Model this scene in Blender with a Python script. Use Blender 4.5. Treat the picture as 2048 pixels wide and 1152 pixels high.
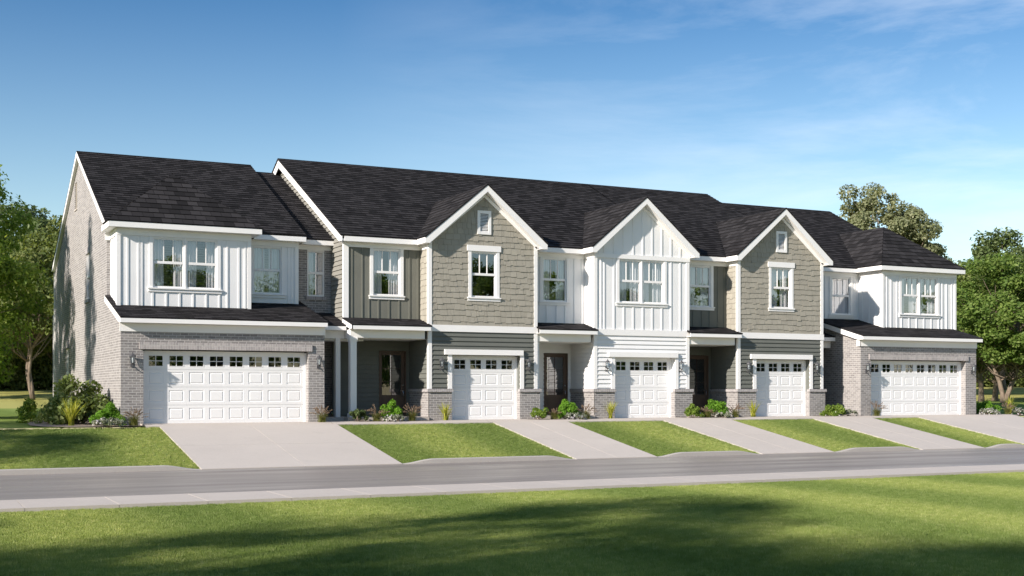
import bpy, math, random
import numpy as np
from mathutils import Vector
sc = bpy.context.scene
for o in list(bpy.data.objects): bpy.data.objects.remove(o)
R = math.radians
# ---------------------------------------------------------------- camera
cam = bpy.data.cameras.new("camera"); cam.sensor_width = 36.0
cam.lens = 2509.0/2048*36; cam.shift_y = (782-576)/2048.0
cam.clip_start = .1; cam.clip_end = 3000
co = bpy.data.objects.new("camera", cam); sc.collection.objects.link(co)
co.location = (0, -38.3, .979)
co.rotation_euler = (R(90), 0, -math.atan(1228/2509))
sc.camera = co
# ---------------------------------------------------------------- sky and sun
SUN = Vector((3.0, 1.0, -1.5)).normalized()
EL = math.asin(-SUN.z); ROT = math.atan2(-SUN.x, -SUN.y) % (2*math.pi)
w = bpy.data.worlds.new("World"); sc.world = w; w.use_nodes = True
wn = w.node_tree; bg = wn.nodes['Background']
sky = wn.nodes.new('ShaderNodeTexSky'); sky.sky_type = 'NISHITA'; sky.sun_disc = False
sky.sun_elevation = EL; sky.sun_rotation = ROT; sky.air_density = 1.25; sky.dust_density = .35; sky.ozone_density = 2.2
bg.inputs[1].default_value = .095
def wnode(t, **k):
    n = wn.nodes.new(t)
    for a, b in k.items(): setattr(n, a, b)
    return n
tc = wnode('ShaderNodeTexCoord'); mp = wnode('ShaderNodeMapping'); mp.inputs['Rotation'].default_value = (.25, .5, .2)
mp.inputs['Scale'].default_value = (1.2, 1.6, 6.5)
ns = wnode('ShaderNodeTexNoise'); ns.inputs['Scale'].default_value = 1.9; ns.inputs['Detail'].default_value = 9; ns.inputs['Roughness'].default_value = .62; ns.inputs['Distortion'].default_value = .5
rp = wnode('ShaderNodeValToRGB'); rp.color_ramp.elements[0].position = .44; rp.color_ramp.elements[1].position = .74
rp.color_ramp.elements[1].color = (.5, .5, .5, 1)
sx = wnode('ShaderNodeSeparateXYZ'); mr = wnode('ShaderNodeMapRange'); mr.inputs[1].default_value = .3; mr.inputs[2].default_value = .72
mu = wnode('ShaderNodeMath', operation='MULTIPLY'); mx = wnode('ShaderNodeMix', data_type='RGBA')
mx.inputs['B'].default_value = (6.2, 6.6, 7.2, 1)
L = wn.links.new
L(tc.outputs['Generated'], mp.inputs[0]); L(mp.outputs[0], ns.inputs['Vector']); L(ns.outputs[0], rp.inputs[0])
L(tc.outputs['Generated'], sx.inputs[0]); L(sx.outputs[0], mr.inputs[0])
L(rp.outputs[0], mu.inputs[0]); L(mr.outputs[0], mu.inputs[1]); L(mu.outputs[0], mx.inputs['Factor'])
zr_ = wnode('ShaderNodeValToRGB'); e_ = zr_.color_ramp.elements
for q_, (p_, c_) in zip((e_[0], e_[1], e_.new(.5), e_.new(.6)), ((0, (.97, 1.0, 1.06)), (.7, (.93, .94, .96)), (.12, (.79, .85, .92)), (.31, (.22, .42, .62)))): q_.position = p_; q_.color = (*c_, 1)
tm = wnode('ShaderNodeMix', data_type='RGBA', blend_type='MULTIPLY'); tm.inputs['Factor'].default_value = 1
L(sx.outputs[2], zr_.inputs[0]); L(sky.outputs[0], tm.inputs['A']); L(zr_.outputs[0], tm.inputs['B']); L(tm.outputs['Result'], mx.inputs['A']); L(mx.outputs['Result'], bg.inputs[0])
sl = bpy.data.lights.new("sun", 'SUN'); sl.energy = 4.3; sl.angle = R(1.1); sl.color = (1.0, .915, .825)
so = bpy.data.objects.new("sun", sl); sc.collection.objects.link(so)
so.rotation_euler = SUN.to_track_quat('-Z', 'Y').to_euler(); so.location = (-30, -20, 30)
vs = sc.view_settings; vs.view_transform = 'Standard'; vs.look = 'None'; vs.gamma = 1; vs.exposure = .95
sc.cycles.max_bounces = 8; sc.cycles.transparent_max_bounces = 24
try: sc.cycles.caustics_reflective = False; sc.cycles.caustics_refractive = False
except Exception: pass

# ---------------------------------------------------------------- materials
MATS = {}
class NM:
    def __init__(s, name):
        s.m = bpy.data.materials.new(name); s.m.use_nodes = True; s.t = s.m.node_tree
        s.b = s.t.nodes['Principled BSDF']; s.out = s.t.nodes['Material Output']; MATS[name] = s.m
    def n(s, typ, **k):
        n = s.t.nodes.new(typ)
        for a, b in k.items():
            if a.startswith('i_'): n.inputs[a[2:].replace('_', ' ')].default_value = b
            else: setattr(n, a, b)
        return n
    def l(s, a, b): s.t.links.new(a, b)
    def uv(s): return s.n('ShaderNodeTexCoord').outputs['UV']
    def obj(s): return s.n('ShaderNodeTexCoord').outputs['Object']
    def noise(s, vec, scale, detail=4, rough=.6, mscale=None):
        if mscale:
            mp = s.n('ShaderNodeMapping'); mp.inputs['Scale'].default_value = mscale; s.l(vec, mp.inputs[0]); vec = mp.outputs[0]
        n = s.n('ShaderNodeTexNoise'); n.inputs['Scale'].default_value = scale; n.inputs['Detail'].default_value = detail; n.inputs['Roughness'].default_value = rough
        s.l(vec, n.inputs['Vector']); return n.outputs[0]
    def ramp(s, f, stops):
        r = s.n('ShaderNodeValToRGB'); e = r.color_ramp.elements
        while len(e) < len(stops): e.new(.5)
        for q, (p, c) in zip(e, stops): q.position = p; q.color = (*c, 1) if len(c) == 3 else c
        s.l(f, r.inputs[0]); return r.outputs[0]
    def mix(s, f, a, b, mode='MIX'):
        m = s.n('ShaderNodeMix', data_type='RGBA', blend_type=mode)
        for v, k in ((f, 'Factor'), (a, 'A'), (b, 'B')):
            if isinstance(v, (int, float)): m.inputs[k].default_value = v
            elif isinstance(v, tuple): m.inputs[k].default_value = (*v, 1)
            else: s.l(v, m.inputs[k])
        return m.outputs['Result']
    def bump(s, h, strength=.3, dist=.01):
        b = s.n('ShaderNodeBump'); b.inputs['Strength'].default_value = strength; b.inputs['Distance'].default_value = dist
        s.l(h, b.inputs['Height']); s.l(b.outputs[0], s.b.inputs['Normal'])
    def col(s, c):
        if isinstance(c, tuple): s.b.inputs['Base Color'].default_value = (*c, 1)
        else: s.l(c, s.b.inputs['Base Color'])
    def rough(s, r, spec=.5): s.b.inputs['Roughness'].default_value = r; s.b.inputs['Specular IOR Level'].default_value = spec
def sc3(c, f): return tuple(min(1, x*f) for x in c)
def paint(name, c, var=.06, rough=.55, grain=None, spec=.35):
    k = NM(name); v = k.obj(); n = k.noise(v, 1.3, 5)
    k.col(k.ramp(n, [(.3, sc3(c, 1-var)), (.7, sc3(c, 1+var))])); k.rough(rough, spec)
    if grain: k.bump(k.noise(v, 1, 5, .65, grain), .35, .004)
    return k
paint('white_trim', (.80, .785, .77), .02, .5)
paint('white_panel', (.77, .765, .76), .035, .55, (60, 60, 5))
paint('white_lap', (.76, .755, .75), .03, .55, (5, 5, 60))
paint('garage_white', (.78, .775, .77), .02, .4)
paint('beige_siding', (.225, .217, .192), .09, .7, (6, 6, 60), .2)
paint('beige_shake', (.36, .33, .27), .13, .75, (70, 70, 6), .15)
paint('green_siding', (.135, .14, .125), .07, .65, (6, 6, 60), .2)
paint('green_panel', (.165, .165, .14), .07, .65, (60, 60, 5), .2)
paint('brown_door', (.085, .055, .04), .1, .45, (60, 60, 4))
paint('dark_metal', (.10, .10, .105), .1, .5)
paint('lantern_metal', (.07, .07, .075), .15, .4)
k = NM('chrome'); k.col((.6, .6, .6)); k.b.inputs['Metallic'].default_value = 1; k.rough(.25)
k = NM('bulb_white'); k.col((.85, .83, .8)); k.rough(.3)
k = NM('dark_room'); k.col((.02, .02, .022)); k.rough(.9)
k = NM('curtain_cloth'); k.col((.72, .72, .74)); k.rough(.9, .1)
# shake: per-island tint
k = NM('shake_wood'); g = k.n('ShaderNodeNewGeometry'); v = k.obj()
k.col(k.mix(.5, k.ramp(g.outputs['Random Per Island'], [(0, (.285, .265, .222)), (1, (.355, .332, .278))]), k.ramp(k.noise(v, 2, 4), [(.3, (.285, .264, .22)), (.7, (.355, .33, .276))])))
k.rough(.8, .15); k.bump(k.noise(v, 1, 5, .65, (70, 70, 6)), .4, .004)
def brick(name, bw, bh, off, c1, c2, mortar, bump=.6):
    k = NM(name); v = k.uv()
    b = k.n('ShaderNodeTexBrick', offset=off, squash=1.0); k.l(v, b.inputs['Vector'])
    b.inputs['Scale'].default_value = 1; b.inputs['Brick Width'].default_value = bw; b.inputs['Row Height'].default_value = bh
    b.inputs['Mortar Size'].default_value = .009; b.inputs['Mortar Smooth'].default_value = .25; b.inputs['Bias'].default_value = -.1
    b.inputs['Color1'].default_value = (*c1, 1); b.inputs['Color2'].default_value = (*c2, 1); b.inputs['Mortar'].default_value = (*mortar, 1)
    n = k.noise(v, 14, 6, .7); n2 = k.noise(v, .6, 3)
    c = k.mix(.55, b.outputs['Color'], k.ramp(n, [(.3, (.68, .68, .69)), (.5, (1, 1, 1)), (.72, (1.22, 1.21, 1.2))]), 'MULTIPLY')
    c = k.mix(.3, c, k.ramp(n2, [(.3, (.8, .8, .8)), (.7, (1.1, 1.1, 1.1))]), 'MULTIPLY')
    k.col(c); k.rough(.9, .15)
    h = k.n('ShaderNodeMath', operation='MULTIPLY_ADD'); k.l(b.outputs['Fac'], h.inputs[0]); h.inputs[1].default_value = -1.0
    nn = k.noise(v, 38, 4, .7); k.l(nn, h.inputs[2]); k.bump(h.outputs[0], bump, .012)
BC1, BC2, BM = (.295, .275, .268), (.195, .181, .180), (.455, .44, .42)
brick('grey_brick', .235, .078, .5, BC1, BC2, BM)
brick('soldier_brick', .078, .235, 0, (.42, .38, .37), (.30, .275, .275), BM)
brick('cap_brick', .078, .2, 0, (.36, .33, .335), (.25, .23, .235), BM)
# shingles
k = NM('roof_shingle'); v = k.uv()
b = k.n('ShaderNodeTexBrick', offset=.37); k.l(v, b.inputs['Vector']); b.inputs['Scale'].default_value = 1
b.inputs['Brick Width'].default_value = .27; b.inputs['Row Height'].default_value = .235; b.inputs['Mortar Size'].default_value = .007; b.inputs['Mortar Smooth'].default_value = .1
b.inputs['Color1'].default_value = (.0155, .0148, .0155, 1); b.inputs['Color2'].default_value = (.042, .0395, .041, 1); b.inputs['Mortar'].default_value = (.012, .011, .012, 1)
n = k.noise(v, 160, 3, .8); n2 = k.noise(v, .9, 4)
c = k.mix(.7, b.outputs['Color'], k.ramp(n, [(.3, (.5, .5, .5)), (.7, (1.5, 1.5, 1.5))]), 'MULTIPLY')
c = k.mix(.5, c, k.ramp(n2, [(.3, (.85, .84, .84)), (.7, (1.12, 1.12, 1.12))]), 'MULTIPLY')
k.col(c); k.rough(.95, .05); k.bump(n, .35, .004)
# concrete and asphalt
def concrete(name, c, joint=None):
    k = NM(name); v = k.obj(); n = k.noise(v, 22, 6, .75); n2 = k.noise(v, .55, 5, .6)
    col = k.mix(.6, k.ramp(n2, [(.25, sc3(c, .86)), (.75, sc3(c, 1.08))]), k.ramp(n, [(.3, sc3(c, .9)), (.7, sc3(c, 1.07))]))
    n3 = k.noise(v, 2.4, 6, .75); col = k.mix(k.ramp(n3, [(.56, (0, 0, 0)), (.72, (.5, .5, .5))]), col, sc3(c, .84))
    k.col(col); k.rough(.85, .25); k.bump(n, .25, .004); return k
concrete('drive_concrete', (.47, .425, .385)); concrete('walk_concrete', (.47, .42, .375)); concrete('kerb_concrete', (.36, .335, .31)); concrete('joint_concrete', (.56, .50, .44))
k = NM('asphalt'); v = k.obj(); n = k.noise(v, 75, 5, .8); n2 = k.noise(v, .9, 5, .6, (.12, 1.1, 1))
c = k.mix(.5, k.ramp(n, [(.25, (.19, .165, .145)), (.75, (.33, .29, .26))]), k.ramp(n2, [(.32, (.135, .118, .108)), (.68, (.33, .295, .268))]))
k.col(c); k.bump(n, .25, .004); k.l(k.ramp(n2, [(.3, (.62, .62, .62)), (.7, (.30, .30, .30))]), k.b.inputs['Roughness']); k.b.inputs['Specular IOR Level'].default_value = .4
# grass ground and blades
def grassmat(name, a, b, c):
    k = NM(name); v = k.obj(); n = k.noise(v, 55, 6, .85); n2 = k.noise(v, .45, 5, .6)
    wv = k.n('ShaderNodeTexWave', wave_type='BANDS', bands_direction='X'); wv.inputs['Scale'].default_value = .075; wv.inputs['Distortion'].default_value = 1.0; wv.inputs['Detail'].default_value = 1.5
    k.l(v, wv.inputs[0]); f = k.mix(.7, n2, wv.outputs[0]); col = k.mix(.5, k.ramp(n, [(.3, a), (.7, b)]), k.ramp(f, [(.25, a), (.75, c)]))
    k.col(col); k.rough(1, .02); k.bump(n, .8, .03)
GA, GB, GC = (.138, .19, .045), (.222, .285, .078), (.25, .31, .09)
grassmat('lawn_turf', GA, GB, GC)
grassmat('meadow_turf', (.27, .26, .07), (.48, .44, .18), (.40, .38, .12))
def leafmat(name, c1, c2, c3=None, trans=.35, blade=False):
    k = NM(name); g = k.n('ShaderNodeNewGeometry'); o = k.n('ShaderNodeObjectInfo')
    rnd = o.outputs['Random'] if blade else g.outputs['Random Per Island']
    col = k.ramp(rnd, [(0, c1), (.75, c2), (1, c3 or c2)])
    if blade:
        v = g.outputs['Position']; n2 = k.noise(v, .45, 5, .6)
        wv = k.n('ShaderNodeTexWave', wave_type='BANDS', bands_direction='X'); wv.inputs['Scale'].default_value = .075; wv.inputs['Distortion'].default_value = 1.0; wv.inputs['Detail'].default_value = 1.5
        k.l(v, wv.inputs[0]); f = k.mix(.7, n2, wv.outputs[0]); col = k.mix(.8, col, k.ramp(f, [(.25, (.70, .78, .66)), (.75, (1.26, 1.18, 1.22))]), 'MULTIPLY')
    else:
        n2 = k.noise(g.outputs['Position'], .8, 3); col = k.mix(.5, col, k.ramp(n2, [(.3, (.7, .75, .7)), (.7, (1.25, 1.2, 1.1))]), 'MULTIPLY')
    k.col(col); k.rough(.6, .25)
    tr = k.n('ShaderNodeBsdfTranslucent'); k.l(k.mix(1.0, col, (1.5, 1.45, .7), 'MULTIPLY'), tr.inputs[0])
    ms = k.n('ShaderNodeMixShader'); ms.inputs[0].default_value = trans; k.l(k.b.outputs[0], ms.inputs[1]); k.l(tr.outputs[0], ms.inputs[2]); k.l(ms.outputs[0], k.out.inputs[0])
leafmat('grass_blade', (.215, .28, .072), (.31, .38, .115), (.45, .48, .22), .45, True)
leafmat('leaf_green', (.11, .185, .028), (.20, .285, .048), (.29, .36, .09), .45)
leafmat('leaf_mid', (.08, .14, .026), (.145, .21, .044), (.22, .28, .08), .4)
leafmat('leaf_olive', (.15, .17, .085), (.225, .24, .135), (.32, .32, .21))
leafmat('leaf_dark', (.06, .09, .03), (.10, .14, .045), (.17, .21, .09), .25)
leafmat('leaf_forest', (.09, .125, .035), (.155, .19, .055), (.22, .235, .09), .38)
leafmat('leaf_bright', (.10, .22, .02), (.16, .32, .03), (.22, .38, .05), .35)
leafmat('leaf_grey', (.14, .16, .11), (.24, .26, .2), (.34, .34, .3), .2)
leafmat('leaf_yellow', (.24, .26, .03), (.40, .41, .06), (.5, .48, .12), .3)
leafmat('leaf_grassy', (.09, .11, .025), (.17, .18, .05), (.26, .22, .09), .3)
leafmat('plume', (.17, .115, .09), (.27, .195, .15), (.38, .30, .235), .3)
leafmat('leaf_bush', (.11, .155, .045), (.19, .24, .075), (.30, .335, .15), .35)
leafmat('petal', (.30, .29, .29), (.50, .48, .46), (.26, .23, .36), .2)
k = NM('bark'); v = k.obj(); n = k.noise(v, 6, 6, .7, (1, 1, .3)); k.col(k.ramp(n, [(.3, (.10, .075, .055)), (.7, (.27, .215, .165))])); k.rough(.95, .1); k.bump(n, .6, .03)
k = NM('mulch'); v = k.obj(); n = k.noise(v, 30, 5, .8); k.col(k.ramp(n, [(.3, (.16, .125, .10)), (.7, (.46, .39, .33))])); k.rough(1, .05); k.bump(n, .8, .03)
# glass
def glassmat(name, f0, f1, tint=(.85, .9, .92)):
    k = NM(name); k.t.nodes.remove(k.b)
    tr = k.n('ShaderNodeBsdfTransparent'); tr.inputs[0].default_value = (*tint, 1)
    gl = k.n('ShaderNodeBsdfGlossy'); gl.inputs['Roughness'].default_value = .0; gl.inputs[0].default_value = (.95, .97, 1, 1)
    lw = k.n('ShaderNodeLayerWeight'); lw.inputs[0].default_value = .35
    r = k.n('ShaderNodeMapRange'); r.inputs[3].default_value = f0; r.inputs[4].default_value = f1; k.l(lw.outputs['Facing'], r.inputs[0])
    ms = k.n('ShaderNodeMixShader'); k.l(r.outputs[0], ms.inputs[0]); k.l(tr.outputs[0], ms.inputs[1]); k.l(gl.outputs[0], ms.inputs[2]); k.l(ms.outputs[0], k.out.inputs[0])
glassmat('window_glass', .22, .66, (.90, .90, .91)); glassmat('door_glass', .14, .5, (.4, .41, .41)); glassmat('lantern_glass', .12, .6)

# ---------------------------------------------------------------- mesh helpers
def tag(o, label=None, cat=None, group=None, kind=None):
    if label: o['label'] = label
    if cat: o['category'] = cat
    if group: o['group'] = group
    if kind: o['kind'] = kind
    return o
def empty(name, loc, label, cat, group=None):
    o = bpy.data.objects.new(name, None); o.location = loc; o.empty_display_size = .2; sc.collection.objects.link(o)
    return tag(o, label, cat, group)
ROOTLOC = {}
class F:
    """a flat frame: point = O + u*U + v*V + o*N"""
    def __init__(s, O, U, V, N): s.O, s.U, s.V, s.N = map(Vector, (O, U, V, N))
    def p(s, u, v, o=0): return s.O + s.U*u + s.V*v + s.N*o
def front(Y): return F((0, Y, 0), (1, 0, 0), (0, 0, 1), (0, -1, 0))
def leftf(X): return F((X, 0, 0), (0, 1, 0), (0, 0, 1), (-1, 0, 0))
def rightf(X): return F((X, 0, 0), (0, 1, 0), (0, 0, 1), (1, 0, 0))
def back(Y): return F((0, Y, 0), (1, 0, 0), (0, 0, 1), (0, 1, 0))
def clip(poly, a, b, c):      # keep a*u + b*v >= c
    out = []
    for i in range(len(poly)):
        p, q = poly[i], poly[(i+1) % len(poly)]; dp = a*p[0]+b*p[1]-c; dq = a*q[0]+b*q[1]-c
        if dp >= -1e-9: out.append(p)
        if (dp > 1e-9 and dq < -1e-9) or (dp < -1e-9 and dq > 1e-9):
            t = dp/(dp-dq); out.append((p[0]+(q[0]-p[0])*t, p[1]+(q[1]-p[1])*t))
    return out if len(out) > 2 else []
def area(p): return abs(sum(p[i][0]*p[(i+1) % len(p)][1]-p[(i+1) % len(p)][0]*p[i][1] for i in range(len(p))))/2
def pieces(poly, holes):
    todo = [poly]
    for (u0, u1, v0, v1) in holes:
        nxt = []
        for p in todo:
            for (seq) in ([(-1, 0, -u0)], [(1, 0, u1)], [(1, 0, u0), (-1, 0, -u1), (0, -1, -v0)], [(1, 0, u0), (-1, 0, -u1), (0, 1, v1)]):
                q = p
                for h in seq:
                    q = clip(q, *h) if q else q
                if q and area(q) > 1e-6: nxt.append(q)
        todo = nxt
    return todo
class MB:
    def __init__(s): s.v = []; s.f = []; s.uv = []; s.mi = []; s.m = 0
    def face(s, pts, uvs=None):
        i = len(s.v); s.v += [tuple(p) for p in pts]; s.f.append(tuple(range(i, i+len(pts)))); s.mi.append(s.m)
        if uvs is None:
            P = [Vector(p) for p in pts]; n = Vector((0, 0, 0))
            for a in range(len(P)): n += P[a].cross(P[(a+1) % len(P)])
            if n.length < 1e-12: n = Vector((0, 0, 1))
            n.normalize()
            if abs(n.z) > .99: U, V = Vector((1, 0, 0)), Vector((0, 1, 0))
            else: U = Vector((0, 0, 1)).cross(n).normalized(); V = n.cross(U)
            if V.z < 0: V = -V
            uvs = [(p.dot(U), p.dot(V)) for p in P]
        s.uv += list(uvs)
    def box(s, x0, x1, y0, y1, z0, z1):
        a = [(x, y, z) for z in (z0, z1) for y in (y0, y1) for x in (x0, x1)]
        for q in ((0, 2, 3, 1), (4, 5, 7, 6), (0, 1, 5, 4), (2, 6, 7, 3), (0, 4, 6, 2), (1, 3, 7, 5)): s.face([a[i] for i in q])
    def obox(s, fr, u0, u1, v0, v1, o0, o1):
        a = [fr.p(u, v, o) for o in (o0, o1) for v in (v0, v1) for u in (u0, u1)]
        for q in ((0, 2, 3, 1), (4, 5, 7, 6), (0, 1, 5, 4), (2, 6, 7, 3), (0, 4, 6, 2), (1, 3, 7, 5)): s.face([a[i] for i in q])
    def prism(s, fr, poly, o0, o1):
        s.face([fr.p(u, v, o1) for u, v in poly]); s.face([fr.p(u, v, o0) for u, v in reversed(poly)])
        for i in range(len(poly)):
            p, q = poly[i], poly[(i+1) % len(poly)]; s.face([fr.p(*p, o0), fr.p(*q, o0), fr.p(*q, o1), fr.p(*p, o1)])
    def flat(s, fr, poly, holes=(), o=0):
        for p in pieces(poly, holes): s.face([fr.p(u, v, o) for u, v in p])
    def reveal(s, fr, r, depth, bottom=False):
        u0, u1, v0, v1 = r
        for a, b in (((u0, v0), (u0, v1)), ((u0, v1), (u1, v1)), ((u1, v1), (u1, v0)), ((u1, v0), (u0, v0))):
            if not bottom and a[1] == v0 and b[1] == v0: continue
            s.face([fr.p(*a, 0), fr.p(*b, 0), fr.p(*b, -depth), fr.p(*a, -depth)])
    def courses(s, fr, poly, h, thick, holes=(), v0=0., top=0.):
        for p in pieces(poly, holes):
            lo, hi = min(q[1] for q in p), max(q[1] for q in p)
            k = math.floor((lo-v0)/h+1e-6)
            while v0+k*h < hi-1e-6:
                a, b = v0+k*h, v0+(k+1)*h; c = clip(clip(p, 0, 1, a), 0, -1, -b)
                k += 1
                if not c or area(c) < 1e-5: continue
                off = lambda v: thick*(1-(v-a)/h)+top
                s.face([fr.p(u, v, off(v)) for u, v in c], [(u, v-v0) for u, v in c])
                for i in range(len(c)):
                    p1, p2 = c[i], c[(i+1) % len(c)]
                    if abs(p1[1]-p2[1]) < 1e-6 and abs(p1[1]-a) < 1e-5 or abs(p1[0]-p2[0]) < 1e-6:
                        s.face([fr.p(*p1, off(p1[1])), fr.p(*p2, off(p2[1])), fr.p(*p2, 0), fr.p(*p1, 0)], [(p1[0], p1[1]-v0+.02)]*4)
    def shakes(s, fr, poly, holes=(), h=.197, v0=0., seed=1):
        rnd = random.Random(seed); ps = pieces(poly, holes)
        lo = min(q[1] for q in poly); hi = max(q[1] for q in poly); ul = min(q[0] for q in poly); uh = max(q[0] for q in poly)
        s.flat(fr, poly, holes, .001)
        k = math.floor((lo-v0)/h)
        while v0+k*h < hi:
            a, b = v0+k*h, v0+(k+1)*h+.02; k += 1; u = ul-rnd.random()*.2
            while u < uh:
                wd = rnd.choice((.10, .13, .17, .2, .24, .28)); dr = rnd.choice((0, 0, .012, .02, .045)); t = .014+rnd.random()*.008
                for p in ps:
                    c = clip(clip(clip(clip(p, 1, 0, u+.003), -1, 0, -(u+wd-.003)), 0, 1, a-dr), 0, -1, -b)
                    if not c or area(c) < 2e-4: continue
                    off = lambda v: .006+t*(1-(v-a)/(b-a))
                    s.face([fr.p(x, v, off(v)) for x, v in c])
                    i0 = len(s.v)
                    for i in range(len(c)):
                        p1, p2 = c[i], c[(i+1) % len(c)]
                        if p1[1] > b-.03 and p2[1] > b-.03: continue
                        s.face([fr.p(*p1, off(p1[1])), fr.p(*p2, off(p2[1])), fr.p(*p2, 0), fr.p(*p1, 0)])
                u += wd
    def tube(s, pts, rad, n=6, cap=True):
        rings = []
        for i, p in enumerate(pts):
            p = Vector(p); a = Vector(pts[max(0, i-1)]); b = Vector(pts[min(len(pts)-1, i+1)]); d = (b-a)
            d = d.normalized() if d.length > 1e-9 else Vector((0, 0, 1))
            U = d.orthogonal().normalized() if i == 0 else (U-d*U.dot(d)).normalized(); V = d.cross(U)
            r = rad[i] if hasattr(rad, '__len__') else rad
            rings.append([p+(U*math.cos(t)+V*math.sin(t))*r for t in [2*math.pi*j/n for j in range(n)]])
        base = len(s.v)
        for r_ in rings: s.v += [tuple(q) for q in r_]
        def add(q): s.f.append(tuple(q)); s.mi.append(s.m); s.uv.extend([(0, 0)]*len(q))
        for i in range(len(rings)-1):
            for j in range(n): add((base+i*n+j, base+i*n+(j+1) % n, base+(i+1)*n+(j+1) % n, base+(i+1)*n+j))
        if cap: add([base+j for j in range(n)][::-1]); add([base+(len(rings)-1)*n+j for j in range(n)])
    def lathe(s, c, prof, n=6, rot=0.):
        pts = [[(c[0]+r*math.cos(rot+2*math.pi*j/n), c[1]+r*math.sin(rot+2*math.pi*j/n), c[2]+z) for j in range(n)] for r, z in prof]
        for i in range(len(pts)-1):
            for j in range(n): s.face([pts[i][j], pts[i][(j+1) % n], pts[i+1][(j+1) % n], pts[i+1][j]])
    def build(s, name, mats, parent=None, smooth=False):
        loc = Vector(ROOTLOC.get(parent.name, (0, 0, 0))) if parent else Vector((0, 0, 0))
        me = bpy.data.meshes.new(name)
        V = np.array(s.v, dtype=float).reshape(-1, 3)-np.array(loc)
        me.from_pydata(V.tolist(), [], s.f)
        uvl = me.uv_layers.new(name='UVMap'); uvl.data.foreach_set('uv', np.array(s.uv, dtype=np.float32).ravel())
        if isinstance(mats, str): mats = [mats]
        for m in mats: me.materials.append(MATS[m])
        me.polygons.foreach_set('material_index', s.mi)
        if smooth: me.polygons.foreach_set('use_smooth', [True]*len(s.f))
        me.update(); o = bpy.data.objects.new(name, me); sc.collection.objects.link(o)
        if parent: o.parent = parent; ROOTLOC[o.name] = tuple(loc)
        return o
def root(name, loc, label, cat, group=None):
    o = empty(name, loc, label, cat, group); ROOTLOC[o.name] = tuple(loc); return o

# ---------------------------------------------------------------- house parts
def window(rt, fr, u0, u1, zs=4.17, zt=5.74, units=1, head=False, cw=.11, curtain=True, trim='white_trim', rail=True, sill=True, muntin=True, lower_curtain=True, curt=(.44, .40)):
    c = MB()
    if cw > 0:
        c.obox(fr, u0, u0+cw, zs, zt, -.07, .03); c.obox(fr, u1-cw, u1, zs, zt, -.07, .03)
        if head: c.obox(fr, u0-.05, u1+.05, zt+.001, zt+.201, -.02, .05)
    a, b = u0+cw, u1-cw; fwid = .052; mul = .05
    if units == 2: m = (a+b)/2; c.obox(fr, m-mul/2, m+mul/2, zs, zt, -.07, .012); cells = [(a, m-mul/2), (m+mul/2, b)]
    else: cells = [(a, b)]
    c.obox(fr, a, b, zt-.045, zt-.002, -.07, .004)
    wo = c.build('window', [trim], rt)
    if sill:
        q = MB(); q.obox(fr, u0-.045, u1+.045, zs-.04, zs, -.05, .075); q.obox(fr, u0-.03, u1+.03, zs-.125, zs-.041, 0, .04); q.build('sill', trim, wo)
    zm = zs+.79; zt2 = zt-.045
    fm = MB(); gl = MB(); cu = MB()
    for (x0, x1) in cells:
        fm.obox(fr, x0, x0+fwid, zs, zt2, -.075, -.02); fm.obox(fr, x1-fwid, x1, zs, zt2, -.075, -.02)
        fm.obox(fr, x0+fwid, x1-fwid, zs, zs+.055, -.07, -.022); fm.obox(fr, x0+fwid, x1-fwid, zt2-.03, zt2, -.07, -.022)
        if rail: fm.obox(fr, x0+fwid, x1-fwid, zm-.04, zm+.04, -.072, -.018)
        if muntin:
            wd = (x1-x0-2*fwid)
            for k in (1, 2):
                xm = x0+fwid+wd*k/3; fm.obox(fr, xm-.014, xm+.014, zm+.04, zt2-.03, -.062, -.03)
        gx0, gx1 = x0+fwid-.01, x1-fwid+.01
        for (z0, z1, o) in ((zm, zt2-.02, -.05), (zs+.04, zm, -.063)):
            gl.face([fr.p(gx0, z0, o), fr.p(gx1, z0, o), fr.p(gx1, z1, o), fr.p(gx0, z1, o)])
        if curtain:
            W = gx1-gx0
            for (s0, s1, zb) in ((gx0-.03, gx0+W*curt[0], zs), (gx1-W*curt[1], gx1+.03, zs)):
                n = max(6, int((s1-s0)/.018)); pr = None
                for i in range(n+1):
                    x = s0+(s1-s0)*i/n; o = -.17+.022*math.sin(i*1.25+s0*3)+.012*math.sin(i*.6)
                    if pr: cu.face([fr.p(pr[0], zb, pr[1]), fr.p(x, zb, o), fr.p(x, zt+.03, o), fr.p(pr[0], zt+.03, pr[1])])
                    pr = (x, o)
    fm.build('sash', trim, wo); gl.build('glass', 'window_glass', wo)
    if curtain: cu.build('curtain', 'curtain_cloth', wo)
    return (a, b, zs, zt-.003)
def win_hole(u0, u1, zs=4.17, zt=5.74, cw=.11): return (u0+cw*.9, u1-cw*.9, zs+.002, zt-.002)
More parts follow.
